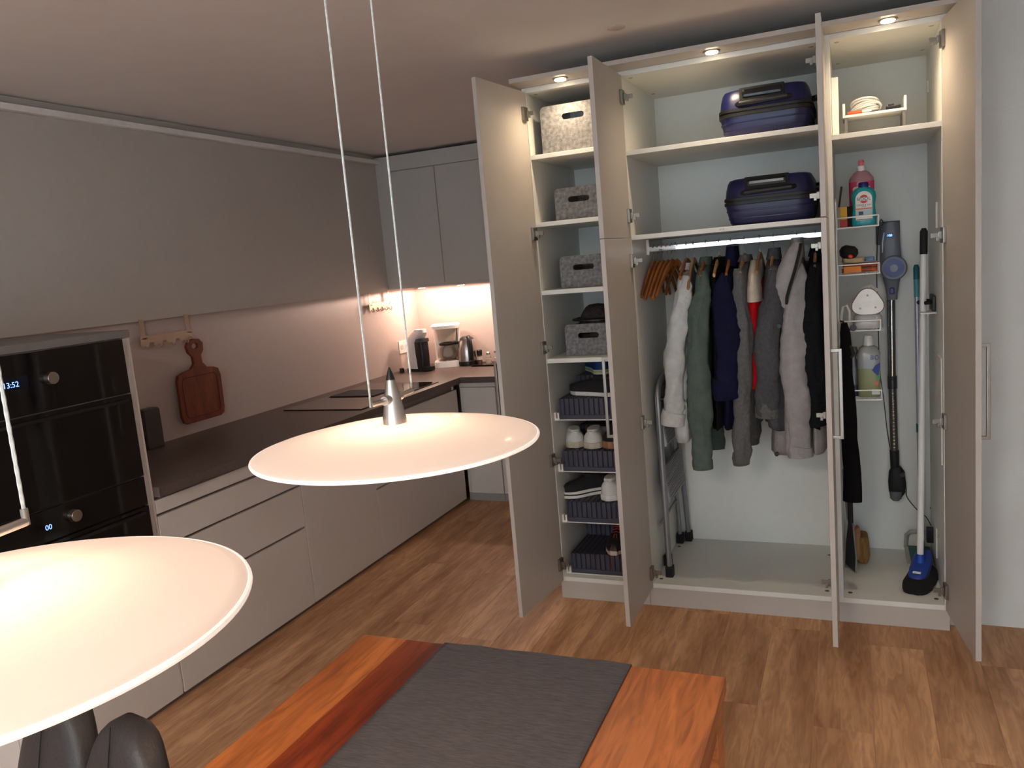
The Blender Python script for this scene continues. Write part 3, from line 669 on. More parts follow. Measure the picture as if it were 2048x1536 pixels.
shoe((.105, .10, TZS[1] + d), .42, 'white canvas shoe turned sideways on the second tray', SWHT, SCRM, hs=.03, hh=.06)
shoe((.185, .08, TZS[1] + d), .05, 'white canvas shoe heel-on in the middle of the second tray', SWHT, SCRM, hs=.03, hh=.065)
shoe((.278, .085, TZS[1] + d), -.02, 'black shoe with a tan sole on the second tray', SBLK, SBRN, hs=.036, hh=.06)
shoe((.21, .37, TZS[1] + .1695), -.3, 'black shoe at the back of the second tray', SBLK, SBLK, hh=.06)
shoe((.205, .265, TZS[2] + d), 2.3, 'black sneaker with a white striped sole on the third tray', SBLK, SSOL, hs=.036, hh=.07, L_=.25, stripe=SBLK)
shoe((.252, .07, TZS[2] + d), -.05, 'white leather sneaker heel-on beside the striped-sole sneaker', SWHT, SSOL, hs=.03, hh=.08)
shoe((.355, .08, TZS[2] + d), -.05, 'white leather sneaker half hidden by the wardrobe door on the third tray', SWHT, SSOL, hs=.03, hh=.075)
rsn = shoe((.255, .315, TZS[3] + d), PI + .05, 'red and black running shoe with hanging red laces on the lowest tray', SBLK, SCRM, SRED, hs=.022, hh=.085, laces=SRED)
for x, dz in ((-.02, -.10), (.012, -.16)):
    B().tube([(x * .3, .20, .085), (x, .262, .03), (x - .004, .262, .0), (x + .006, .262, dz * .5), (x, .264, dz)], .0024, 6).obj('hanging_lace', SRED, rsn, True)

# ------------------------------------------------------------------ suitcases
def suitcase(x, y, z, label):
    s = thing('suitcase', label, 'suitcase', (x, y, z), group='navy suitcases in the middle unit')
    W, D = .19, .245
    def sh(zs): return [superring(0, D, zz, W * k, D * k2, 7, 56) for zz, k, k2 in zs]
    B().rings(sh([(.002, .86, .90), (.012, .90, .93), (.05, .95, .965), (.088, .985, .985)])).obj('lower_shell', NAVY, s, True)
    up = B().rings(sh([(.116, .985, .985), (.15, .965, .97), (.178, .93, .945), (.192, .89, .915), (.197, .80, .86)])).obj('upper_shell', NAVY, s, True)
    B().rings(sh([(.086, 1.0, 1.0), (.088, 1.012, 1.01), (.099, 1.012, 1.01), (.1, .985, .985), (.104, .985, .985), (.105, 1.012, 1.01), (.116, 1.012, 1.01), (.118, 1.0, 1.0)])).obj('zip_band', mat('band_black', (10, 10, 12), .5), s, True, ang=25)
    for zz in (.03, .062): B().tube([(p[0] * 1.003, D + (p[1] - D) * 1.003, zz) for p in superring(0, D, 0, W * (.922 if zz < .05 else .962), D * (.945 if zz < .05 else .972), 7, 48)], .003, 6, closed=True).obj('rib', NAVY, s, True)
    r = B().box(-.095, .085, .004, .07, .142, .1990, .006).obj('handle_recess', mat('matt_black', (8, 8, 9), .7), s)
    B().box(-.085, .075, -.004, .02, .158, .190, .011).obj('telescopic_grip', mat('gloss_black', (16, 16, 18), .15), r)
    B().tube([(-.105, .012, .134), (-.095, -.004, .135), (.095, -.004, .140), (.105, .012, .140)], .011, 10).obj('carry_handle', BLACK, s, True)
    B().tube([(W - .006, .10, .12), (W + .012, .12, .125), (W + .012, .20, .15), (W - .006, .22, .15)], .007, 8).obj('side_handle', BLACK, s, True)
    for sx in (-1, 1):
        for zz in (.03, .165):
            B().cyl((sx * .13 - .012, 2 * D + .012, zz), (sx * .13 + .012, 2 * D + .012, zz), .02, n=18).obj('wheel', RUBBER, s, True)
    return s
suitcase(1.042, .07, 2.105, 'navy hard-shell suitcase lying on the upper shelf')
suitcase(1.048, .07, 1.739, 'navy hard-shell suitcase lying on the shelf above the clothes rail')

# ------------------------------------------------------------------ hangers and garments
RZ = 1.672; RY = .285
def hanger(x, tilt, label, m, grp, yaw=0, drop=.10, half=.205, roll=0):
    h = thing('clothes_hanger', label, 'hanger', (x, RY, RZ + .016), group=grp, rot=(0, tilt, yaw))
    pts = []
    for i in range(17):
        u = -1 + 2 * i / 16; pts.append((.012 * (1 - u * u) * roll, u * half, -.085 - drop * abs(u) ** 1.5))
    B().tube(pts, [.011 + .006 * (1 - abs(-1 + 2 * i / 16)) for i in range(17)], 8, flat=.55).obj('shoulder_bar', m, h, True)
    hk = [(0, 0, -.085), (0, 0, -.045), (0, .006, -.035), (0, .016, -.02), (0, .0165, -.008), (0, .010, .002), (0, 0, .0055), (0, -.010, .002), (0, -.0165, -.010)]
    B().tube(hk, .0019, 6).obj('hook', CHROME, h, True)
    return h
EMP = ['leftmost', 'second', 'third', 'fourth', 'fifth', 'sixth']
for i in range(6):
    hh_ = hanger(.500 + i * .021, .06 - .012 * i, EMP[i] + ' of the empty wooden hangers bunched at the left rail end', HANGW, 'empty hangers', yaw=-.06 - .035 * i + (.75 if i == 5 else 0), roll=.4, drop=.145 + .012 * (i % 2), half=.19)
def cloth(name, rgb, var=.1, sc=25, b=.35): return mat(name, rgb, .95, var=var, scale=sc, bump=b, bscale=60, spec=.1)
def smooth3(P):
    out = []
    for a, b in zip(P, P[1:]):
        for k in range(3):
            t = k / 3; out.append(tuple(Vector(a).lerp(Vector(b), t)) if isinstance(a, tuple) else a + (b - a) * t)
    return out + [P[-1]]
def garment(name, label, cat, x, zs, zh, m, th_=.045, dx=0, wtop=.205, wbot=.21, fold=.26, slv=None, cuffk=1.12, cuffl=.045, seed=0, collar=None, cuffm=None, ybias=0, hem=.015):
    g = thing(name, label, cat, (x, RY, zs), group='clothes on the rail', world=True)
    th = th_ * 1.2; rr = random.Random(seed); ph = [rr.uniform(0, 6) for _ in range(4)]
    rs = []; n = 48; nl = 22
    for i in range(nl + 1):
        a = i / nl; z = zs + .012 - (zs - zh) * a
        sh = min(1, a / .1)
        b_ = (.045 + (wtop - .045) * sh ** .6) if a < .1 else wtop + (wbot - wtop) * a
        t_ = (.022 + (th - .022) * min(1, a / .3) ** .8) * (1 + .1 * a)
        r = []
        for j in range(n):
            q = 2 * PI * j / n; f = 1 + fold * min(1, a * 1.6) * (math.sin(5 * q + ph[0] + a * 1.6) * .5 + math.sin(11 * q + ph[1] - a * 2) * .5)
            wx = .006 * noise.noise(Vector((q * 1.3, a * 7, seed * 3.1))) * min(1, a * 4)
            r.append((x + dx * a + t_ * f * math.cos(q) + wx + .010 * a * math.sin(3 * q + ph[2]), RY + ybias + b_ * math.sin(q) * (1 + .03 * f * a), z + (hem * math.sin(2 * q + ph[3]) * (a > .97)) - .03 * abs(math.sin(q)) * max(0, .1 - a) * 10))
        rs.append(r)
    B().rings(rs).obj('body', m, g, True, ang=180)
    if slv:
        for side in (-1, 1):
            sx, zc_, r0, r1, lean = slv
            k = 14; pts = []; rad = []
            for i in range(k + 1):
                a = i / k; z = zs - .045 - (zs - .045 - zc_) * a
                yy = RY + ybias + side * (wtop - .03 + .03 * math.sin(a * PI * .8))
                pts.append((x + dx * a * .6 + sx * a + .006 * math.sin(a * 9 + seed), yy + .004 * math.sin(a * 14 + seed), z)); rad.append(1.14 * (r0 + (r1 - r0) * a) * (1 + .09 * math.sin(a * 17 + seed) * math.sin(a * 5 + seed * 2)) * (.34 + .66 * min(1, a / .3) ** .75))
            b = B(); b.tube(smooth3(pts), smooth3(rad), 22, flat=.8, up=(1, 0, 0))
            q0z, q1z = pts[0][2], pts[-1][2]
            for v in b.bm.verts:
                u_ = min(1, max(0, (q0z - v.co.z) / (q0z - q1z))); fi = min(int(u_ * k), k - 1); ft = u_ * k - fi
                cx_ = pts[fi][0] + (pts[fi + 1][0] - pts[fi][0]) * ft; cy_ = pts[fi][1] + (pts[fi + 1][1] - pts[fi][1]) * ft
                rd = Vector((v.co.x - cx_, v.co.y - cy_, 0)); rd = rd.normalized() if rd.length > 1e-5 else rd
                n_ = .013 * noise.noise(Vector((v.co.x * 34, v.co.y * 34, v.co.z * 9 + seed * 7))) + .007 * noise.noise(Vector((v.co.x * 50, v.co.y * 50, v.co.z * 42 + seed)))
                v.co += rd * n_ + Vector((.012 * math.sin(u_ * 5 + seed), 0, 0))
            b.obj('sleeve', m, g, True, ang=180)
            p0, p1 = Vector(pts[-2]), Vector(pts[-1]); dr = (p1 - p0).normalized()
            p1 = p1 + Vector((.012 * math.sin(5 + seed), 0, 0))
            B().tube([p1 - dr * cuffl, p1 - dr * cuffl * .5 + Vector((-.003, 0, 0)), p1 + dr * .006], [r1 * cuffk, r1 * (cuffk + .08), r1 * (cuffk + .04)], 14, flat=.8, up=(1, 0, 0)).obj('cuff', cuffm or m, g, True)
    if collar:
        cm_, ch = collar
        B().rings([superring(x + .004 * kk, RY + ybias - .01, zs - .02 + ch * kk, .034 - .008 * kk, .085 - .03 * kk, 2.2, 24) for kk in (0, .35, .7, 1)]).obj('collar', cm_, g, True)
    return g
HP = 'hangers carrying clothes'
W1 = cloth('white_cotton', (196, 196, 194)); GR = cloth('green_jersey', (88, 100, 94)); BK = cloth('black_cloth', (20, 20, 24)); NV = cloth('navy_cloth', (26, 28, 52))
G1 = cloth('grey_wool', (98, 98, 98), .15, 80); G2 = cloth('charcoal_wool', (80, 80, 84), .15, 80); LG = cloth('light_grey_cotton', (158, 154, 154)); RD = cloth('red_cloth', (176, 20, 24)); CR = cloth('cream_cloth', (206, 194, 176)); B2 = cloth('black_coat_cloth', (28, 29, 33), .2, 120)
for x, m_, l in ((.655, HANGW, 'white shirt'), (.745, HANGW, 'green sweater'), (.805, HANGP, 'black jacket'), (.858, HANGW, 'navy jacket'), (.918, HANGP, 'grey cardigan'), (.985, HANGP, 'red vest'), (1.045, HANGP, 'charcoal blazer'), (1.145, HANGP, 'light grey raincoat'), (1.222, HANGP, 'black coat')):
    hanger(x, 0, 'wooden hanger carrying the ' + l, m_, HP, drop=.07, half=.19)
hanger(.688, 0, 'empty pale wooden hanger between the white shirt and green sweater', HANGP, HP, drop=.12, half=.19)
garment('shirt', 'white cotton shirt, leftmost garment on the clothes rail', 'shirt', .655, 1.585, .77, W1, .034, -.035, .18, .17, seed=1, slv=(-.045, .86, .046, .04, 0), collar=(W1, .03), cuffk=1.4, cuffl=.06)
garment('sweater', 'long grey-green sweater beside the white shirt', 'sweater', .742, 1.60, .80, GR, .036, -.03, .20, .18, seed=2, slv=(-.012, .655, .048, .04, 0), collar=(GR, .035))
garment('jacket', 'black jacket between the green sweater and the navy jacket', 'jacket', .805, 1.60, .82, BK, .032, -.01, .19, .20, seed=3, collar=(BK, .03))
garment('jacket', 'navy jacket with a peaked hood and folded-back cuffs', 'jacket', .862, 1.585, .83, NV, .036, -.03, .205, .17, seed=4, slv=(-.012, .99, .05, .046, 0), collar=(NV, .09), cuffk=1.3, cuffl=.085)
garment('cardigan', 'mid-grey cardigan hanging between the navy jacket and the red vest', 'cardigan', .920, 1.60, .80, G1, .03, -.005, .20, .19, seed=5, slv=(-.03, .68, .036, .032, 0), collar=(G1, .03))
vs = garment('vest', 'red vest with cream shoulders tucked between grey garments', 'vest', .966, 1.545, 1.02, RD, .04, .0, .17, .19, fold=.1, seed=6, collar=(CR, .06))
B().rings([superring(.966, RY, zz, .05 * kx, .205 * k, 2.4, 30) for zz, k, kx in ((1.405, 1.0, .82), (1.46, .96, .76), (1.53, .85, .6), (1.585, .4, .38))]).obj('shoulder_yoke', CR, vs, True)
garment('blazer', 'charcoal wool blazer with its sleeve hanging in front', 'blazer', 1.045, 1.60, .83, G2, .046, .0, .205, .20, seed=7, slv=(-.03, .90, .05, .042, 0), collar=(G2, .05), cuffm=G1, cuffk=1.2, cuffl=.06)
rc = garment('raincoat', 'long light grey raincoat with a hood and a black zip', 'raincoat', 1.142, 1.60, .705, LG, .058, -.04, .205, .21, seed=8, slv=(.025, .72, .052, .046, 0), collar=(LG, .085))
B().tube([(1.172, .075, 1.64), (1.164, .062, 1.60), (1.148, .057, 1.54), (1.125, .054, 1.47), (1.11, .058, 1.42), (1.108, .06, 1.39)], .0065, 8).obj('zip', BLACK, rc, True)
B().rings([superring(xc, .115, zz, a_, b_, 2.2, 24) for zz, xc, a_, b_ in ((1.35, 1.088, .02, .03), (1.39, 1.083, .045, .048), (1.47, 1.096, .05, .058), (1.55, 1.122, .046, .06), (1.62, 1.148, .034, .052), (1.648, 1.157, .018, .035))]).obj('hood_flap', LG, rc, True)
for z in (1.30, .735): B().cyl((1.075 - (.03 if z < 1 else 0), .06, z), (1.075 - (.03 if z < 1 else 0), .045, z), .009, n=14).obj('snap_button', BLACK, rc, True)
garment('coat', 'long black coat at the right end of the clothes rail', 'coat', 1.222, 1.60, .82, B2, .034, -.015, .205, .21, seed=9, slv=(-.01, .86, .04, .036, 0), collar=(B2, .04))
garment('tunic', 'pale grey tunic hem showing below the black coat at the rail end', 'tunic', 1.214, 1.50, .725, LG, .022, .0, .17, .19, seed=10)

# ------------------------------------------------------------------ step ladder (folded, leaning on the left side panel)
ld = thing('step_ladder', 'folded grey two-step ladder leaning in the middle wardrobe unit', 'ladder', (.51, .36, .112), world=True)
ALU = mat('ladder_grey', (150, 152, 156), .4, .55, var=.04); TREAD = mat('tread_grey', (160, 162, 166), .55)
def hoop(xb, xt, yb0, yb1, yt0, yt1, zt_, r):
    P = [(xb, yb0, .125)] + [(xb + (xt - xb) * k, yb0 + (yt0 - yb0) * k, .125 + (zt_ - .06 - .125) * k) for k in (.25, .5, .75, 1)]
    c = (yt0 + yt1) / 2; w_ = (yt1 - yt0) / 2
    P += [(xt, c - w_ * math.cos(a), zt_ - .06 + .06 * math.sin(a)) for a in [PI * j / 8 for j in range(1, 8)]]
    P += [(xb + (xt - xb) * k, yb1 + (yt1 - yb1) * k, .125 + (zt_ - .06 - .125) * k) for k in (1, .75, .5, .25)] + [(xb, yb1, .125)]
    return B().tube(P, r, 10, up=(1, 0, 0), flat=1.4)
hoop(.530, .512, .10, .60, .15, .50, 1.06, .0125).obj('front_frame', ALU, ld, True)
hoop(.492, .487, .24, .56, .22, .46, 1.02, .011).obj('rear_frame', ALU, ld, True)
for x, y in ((.530, .10), (.530, .60), (.492, .24), (.492, .56)):
    B().box(x - .018, x + .018, y - .022, y + .022, .113, .165, .004).obj('foot', RUBBER, ld)
for z in (.83, .55):
    t = B().box(-.008, .008, -.2, .2, -.09, .09, .003).obj('step', TREAD, ld, loc=(.522, .345, z), rot=(0, -.12, 0), bevel=0); WOFF[t.name + '#'] = 1
    for i in range(15): B().box(.008, .0115, -.19, .19, -.082 + i * .0115, -.076 + i * .0115).obj('tread_rib', TREAD, t)
for y in (.15, .48): B().cyl((.505, y, .97), (.545, y, .97), .012, n=14).obj('pivot', BLACK, ld, True)
B().cyl((.49, .12, .36), (.49, .52, .36), .008, n=10).obj('crossbar', ALU, ld, True)

# ------------------------------------------------------------------ right unit: top shelf
zs = 2.0565
fo = thing('binder', 'white upright binder at the left of the right unit top shelf', 'binder', (1.318, .25, zs), world=True)
box('cover', WPLAST, (1.305, 1.331, .10, .40, zs, zs + .235), fo, .002)
box('pages', mat('paper_edge', (200, 196, 186), .9), (1.309, 1.327, .12, .402, zs + .006, zs + .225), fo, 0)
sr = thing('shelf_riser', 'small white shelf riser with turned-up ends and grey legs', 'shelf riser', (1.46, .25, zs), world=True)
box('top', WPLAST, (1.345, 1.583, .16, .34, zs + .078, zs + .088), sr, .002)
for x in (1.345, 1.573): box('end', WPLAST, (x, x + .010, .16, .34, zs + .088, zs + .135), sr, .002)
for x in (1.352, 1.567): box('leg', mat('grey_leg', (120, 116, 110), .4, .5), (x, x + .012, .165, .335, zs, zs + .078), sr, .001)
box('back', mat('riser_grey', (176, 172, 164), .5), (1.365, 1.566, .30, .306, zs, zs + .078), sr, 0)
zr = zs + .0885
cc = thing('cable_coil', 'coil of white extension cable lying on the shelf riser', 'cable', (1.43, .25, zr))
for i in range(7):
    rx, ry = .052 - .003 * (i % 3), .045 - .004 * (i % 2)
    B().tube([((rx) * math.cos(a) + .004 * math.sin(i * 2.1), ry * math.sin(a) + .004 * math.cos(i * 1.7), .006 + i * .0042 + (.008 + .0018 * i) * (1 + math.cos(a + .25 * i)) * .9) for a in [2 * PI * j / 36 for j in range(36)]], .0042, 8, closed=True).obj('loop', WPLAST, cc, True)
B().tube([(.045, -.02, .045), (.055, -.03, .04), (.062, -.02, .03), (.058, .0, .02)], .0045, 8).obj('loose_end', WPLAST, cc, True)
sd = thing('screwdriver', 'small screwdriver with an orange handle lying in front of the cable coil', 'screwdriver', (1.395, .185, zr + .008), rot=(0, 0, .06))
B().tube([(-.03, 0, 0), (-.024, 0, 0), (.018, 0, 0), (.024, 0, 0)], [.006, .0078, .0075, .005], 12).obj('grip', mat('orange_plastic', (226, 92, 40), .4), sd, True)
B().cyl((.024, 0, 0), (.06, 0, 0), .0025, n=8).obj('shaft', STEEL, sd, True)
ch = thing('black_charger', 'small black charger beside the cable coil on the riser', 'charger', (1.54, .24, zr))
B().box(-.03, .025, -.02, .02, 0, .022, .004).obj('body', BLACK, ch)
B().box(-.022, .0, -.012, .012, .022, .030, .003).obj('plug_top', BLACK, ch)

# ------------------------------------------------------------------ wire rack on the partition
rk = thing('wire_rack', 'tall white wire rack with four baskets on the partition', 'wire rack', (1.32, .22, .95), world=True)
X0, X1_ = 1.312, 1.472; Y0_, Y1_ = .14, .33
BZ = (1.688, 1.492, 1.254, .955)
for y in (.155, .315): B().cyl((1.309, y, .93), (1.309, y, 1.80), .0032, n=8).obj('upright', WIREM, rk, True)
B().tube([(1.309, .155, 1.80), (1.309, .17, 1.812), (1.309, .30, 1.812), (1.309, .315, 1.80)], .0032, 8).obj('top_bar', WIREM, rk, True)
for z in BZ:
    k = B()
    for dz in (0, .042):
        k.tube([(X0, Y0_, z + dz), (X1_, Y0_, z + dz), (X1_, Y1_, z + dz), (X0, Y1_, z + dz)], .0028, 6, closed=True)
    for x, y in ((X0, Y0_), (X1_, Y0_), (X1_, Y1_), (X0, Y1_)): k.cyl((x, y, z), (x, y, z + .042), .0026, n=6)
    bk = k.obj('basket', WIREM, rk, True)
    for i in range(1, 9):
        x = X0 + (X1_ - X0) * i / 9; B().tube([(x, Y0_, z), (x, Y1_, z)], .0016, 6).obj('floor_wire', WIREM, bk, True)
def bottle_rings(prof, p=2.6, n=32): return [superring(0, 0, z, a, b, p, n) for a, b, z in prof]
PINK = mat('pink_liquid', (214, 70, 108), .2, trans=.25, var=.03)
z = BZ[0] + .004
pb = thing('detergent_bottle', 'tall pink washing-up liquid bottle behind the teal bottle', 'bottle', (1.412, .265, z))
B().rings(bottle_rings([(.046, .026, 0), (.049, .028, .006), (.05, .028, .185)])).obj('liquid', PINK, pb, True)
B().rings(bottle_rings([(.05, .028, .185), (.047, .027, .20), (.03, .02, .222), (.018, .016, .23)])).obj('shoulder', mat('pink_clear', (206, 150, 158), .15, trans=.3, var=.02), pb, True)
B().lathe([(.017, .228), (.017, .25), (.014, .252)], n=20).obj('collar', WPLAST, pb, True)
B().lathe([(.011, .25), (.011, .262), (.013, .266), (.009, .275)], n=16).obj('cap', mat('pink_cap', (226, 120, 130), .4), pb, True)
B().plate(rrect(-.035, .035, .06, .165, .012), (), .0006, lambda u, v, d_: (u, -.0285 - d_, v)).obj('label', mat('label_white', (226, 224, 220), .6), pb)
TEAL = mat('teal_plastic', (28, 150, 160), .3, var=.03)
tb_ = thing('cleaner_bottle', 'teal cleaner bottle with a dark blue cap and white label in the wire rack', 'bottle', (1.418, .178, z))
B().rings(bottle_rings([(.043, .024, 0), (.047, .026, .006), (.048, .026, .035), (.044, .025, .07), (.043, .025, .085), (.048, .026, .115), (.046, .026, .135), (.034, .022, .15), (.02, .017, .157)])).obj('body', TEAL, tb_, True)
B().lathe([(.0195, .156), (.0195, .174), (.017, .177)], n=24).obj('cap', mat('dark_blue_cap', (26, 26, 110), .4), tb_, True)
LB = B().plate([(-.032, .022)] + [(.032, .022)] + [(.032 * math.cos(a), .108 + .032 * math.sin(a)) for a in [PI * j / 14 for j in range(15)]], (), .001, lambda u, v, d_: (u, -.0272 - d_, v)).obj('label', MATS['label_white'], tb_)
RL = mat('label_red', (196, 44, 44), .5); INK = mat('label_ink', (24, 36, 52), .6)
B().plate([(.017 * math.cos(a), .108 + .017 * math.sin(a)) for a in [2 * PI * j / 28 for j in range(28)]], (), .0004, lambda u, v, d_: (u, -.0284 - d_, v)).obj('red_disc', RL, LB)
B().box(-.03, .03, -.0291, -.0288, .1005, .1155).obj('name_band', MATS['label_white'], LB)
text('name_text', 'SIDOL', INK, LB, .0185, facing(0, -.0293, .108), sx=1.05)
text('product_text', 'CERAN & Stahl', INK, LB, .0088, facing(0, -.0286, .0835), sx=1.0)
text('small_text', 'Reiniger', INK, LB, .005, facing(0, -.0286, .0765))
B().box(-.031, .031, -.0289, -.0283, .066, .0715).obj('red_band', mat('label_salmon', (220, 120, 100), .6), LB)
B().box(-.031, .031, -.0289, -.0283, .036, .0645).obj('picture_band', mat('label_pale_blue', (176, 196, 206), .6), LB)
B().box(-.02, -.003, -.0292, -.0288, .044, .058).obj('picture_hob', DGREY, LB)
B().box(-.031, .031, -.0289, -.0283, .0235, .026).obj('dark_line', INK, LB)
yb = thing('yellow_pack', 'yellow and red sponge pack in the top wire basket', 'sponge pack', (1.338, .19, z))
B().box(-.014, .016, -.02, .02, .0, .03, .004).obj('red_part', mat('red_pack', (176, 48, 48), .5), yb)
B().box(-.013, .015, -.021, .02, .03, .085, .003).obj('yellow_part', mat('yellow_pack', (214, 164, 24), .5), yb)
sb = thing('brown_sponge', 'dark brown scouring sponge beside the yellow pack', 'sponge', (1.357, .235, z), rz=.4)
B().box(-.018, .018, -.03, .03, 0, .085, .01).obj('body', mat('dark_brown_sponge', (58, 40, 34), .9, bump=.4), sb)
st2 = thing('dark_strip', 'thin dark brown strip leaning on the partition above the yellow pack', 'strip', (1.322, .20, z + .086), rot=(0, .14, 0))
B().box(-.004, .004, -.012, .012, 0, .085, .002).obj('body', mat('dark_brown_strip', (56, 42, 36), .7), st2)
# second basket
z = BZ[1] + .004
def rag(nm, loc, a, b_, h, m_, label, seed, rz=0):
    t = thing(nm, label, 'cloth', loc, rz, group='folded cloths in the second wire basket')
    b = B(); rs = []
    for zz, k in ((0, .95), (h * .2, 1), (h * .5, .97), (h * .8, 1), (h, .93)):
        rs.append([(x + .004 * noise.noise(Vector((x * 60, y * 60, zz * 200 + seed))), y, q + .003 * noise.noise(Vector((x * 50, y * 50, seed)))) for x, y, q in superring(0, 0, zz + .003, a * k, b_ * k, 5, 36)])
    b.rings(rs); b.obj('folds', m_, t, True, ang=50); return t
rag('cleaning_cloth', (1.396, .24, z), .07, .06, .018, mat('orange_cloth', (222, 104, 44), .95), 'orange folded cleaning cloth at the bottom of the second wire basket', 1)
rag('cleaning_cloth', (1.40, .245, z + .024), .072, .055, .012, mat('rust_cloth', (196, 84, 52), .95), 'rust-coloured folded cloth in the second wire basket', 2)
rag('cleaning_cloth', (1.372, .235, z + .042), .044, .05, .02, mat('beige_cloth', (200, 178, 140), .95), 'beige folded cloth under the black brush', 3, .1)
rag('cleaning_cloth', (1.437, .25, z + .042), .02, .04, .018, mat('blue_cloth', (110, 146, 176), .95), 'small pale blue cloth in the second wire basket', 4)
bb = thing('hand_brush', 'black rounded hand brush with a red button on the folded cloths', 'brush', (1.35, .21, z + .068), rot=(0, .25, .15))
B().rings([superring(0, 0, zz, .038 * k, .045 * k, 2.4, 28) for zz, k in ((-.005, .55), (.002, .8), (.022, 1), (.04, .85), (.05, .5))]).obj('body', RUBBER, bb, True)
B().sphere((.005, -.04, .006), .010, 1, .5, .8).obj('button', mat('red_button', (226, 60, 44), .4), bb, True)
cm2 = thing('orange_comb_pack', 'orange pack with black prongs at the front of the second wire basket', 'pack', (1.385, .16, z), world=False)
B().box(-.05, .018, -.006, .006, .004, .03, .002).obj('sleeve', mat('bright_orange', (232, 130, 30), .5), cm2)
for i in range(3): B().box(.018, .06, -.003, .003, .007 + i * .0085, .010 + i * .0085, .001).obj('prong', BLACK, cm2)
# third basket: iron
z = BZ[2] + .004
ir = thing('steam_iron', 'white steam iron standing upright with its pale soleplate facing out', 'iron', (1.425, .165, z + .05))
def tri(k, yy, sc=1.0):
    P = []
    for j in range(36):
        t = 2 * PI * j / 36 + PI / 2; r = .0555 * (1 + .11 * math.cos(3 * (t - PI / 2))) * k
        P.append((r * math.cos(t) * 1.06 * sc, yy, .06 + r * math.sin(t) * .98))
    return P
B().rings([tri(1.0, -.0), tri(1.0, .004)]).obj('soleplate', mat('pale_soleplate', (246, 242, 238), .3), ir, True)
B().rings([tri(1.06, .004), tri(1.07, .014), tri(1.0, .02)]).obj('rim', mat('brown_rim', (112, 80, 76), .4), ir, True)
B().rings([tri(.98, .02), tri(.9, .05), tri(.7, .08), tri(.4, .10)]).obj('body', WPLAST, ir, True)
for x, zz in ((0, .092), (-.03, .038), (.03, .04)): B().cyl((x, -.0002, zz), (x, -.0016, zz), .0042, n=12).obj('steam_hole', mat('steam_hole', (176, 168, 158), .4), ir, True)
B().tube([(-.05, .07, .02), (-.045, .09, .075), (-.015, .10, .115), (.02, .10, .125), (.035, .08, .105)], .010, 10).obj('grip', WPLAST, ir, True)
B().rings([superring(0, .06, zz, .06 * k, .055 * k, 4, 28) for zz, k in ((-.049, .95), (-.044, 1), (-.005, .95), (.01, .8))]).obj('stand', mat('stand_grey', (198, 196, 194), .4), ir, True)
pc = thing('white_cable_loop', 'white iron cable looped over the left side of the third wire basket', 'cable', (1.335, .17, z))
B().tube([(-.012, 0, .01), (-.014, 0, .06), (-.006, -.004, .10), (.008, -.006, .105), (.018, -.006, .08), (.018, -.004, .04), (.01, 0, .012)], .005, 8).obj('loop', WPLAST, pc, True)
B().box(-.016, .012, -.012, .012, .0, .03, .004).obj('plug', WPLAST, pc)
# fourth basket
z = BZ[3] + .004
cl = thing('vinegar_bottle', 'large clear bottle of pale green liquid with a white cap in the lowest wire basket', 'bottle', (1.425, .225, z))
CLR = mat('frosted_bottle', (186, 190, 190), .25, trans=.35, var=.02); GRN = mat('pale_green_liquid', (168, 176, 132), .25, trans=.3, var=.03)
B().rings(bottle_rings([(.043, .04, 0), (.046, .042, .008), (.046, .042, .125)], 4)).obj('liquid', GRN, cl, True)
B().rings(bottle_rings([(.046, .042, .125), (.046, .042, .19), (.036, .033, .212), (.02, .02, .222)], 4)).obj('upper', CLR, cl, True)
B().lathe([(.021, .218), (.020, .235), (.0165, .262), (.014, .265)], n=24).obj('cap', WPLAST, cl, True)
text('brand_text', 'BIO', mat('label_blue', (30, 56, 140), .5), cl, .026, facing(.023, -.0428, .172), sx=.8)
B().plate([(.012, .118), (.02, .108), (.036, .092), (.043, .13), (.043, .15), (.026, .14)], (), .0005, lambda u, v, d_: (u, -.0425 - d_, v)).obj('blue_swash', MATS['label_blue'], cl)
B().plate([(.028, .092), (.042, .10), (.043, .078), (.034, .074)], (), .0005, lambda u, v, d_: (u, -.0425 - d_, v)).obj('green_swash', mat('label_green', (80, 160, 110), .5), cl)
B().box(.022, .036, -.0431, -.0425, .052, .07).obj('red_mark', mat('label_orange', (206, 110, 84), .5), cl)
B().box(.010, .042, -.0431, -.0425, .012, .034).obj('small_label', MATS['label_white'], cl)
bl2 = thing('blue_bottle', 'grey bottle with blue liquid left of the clear bottle in the lowest basket', 'bottle', (1.362, .235, z))
B().rings(bottle_rings([(.022, .024, 0), (.025, .027, .01), (.025, .027, .05)], 3)).obj('liquid', mat('blue_liquid', (30, 62, 112), .25, trans=.2), bl2, True)
B().rings(bottle_rings([(.025, .027, .05), (.024, .026, .12), (.014, .014, .17), (.02, .02, .20), (.018, .018, .215)], 3)).obj('upper', mat('smoky_bottle', (120, 122, 124), .2, trans=.5), bl2, True)

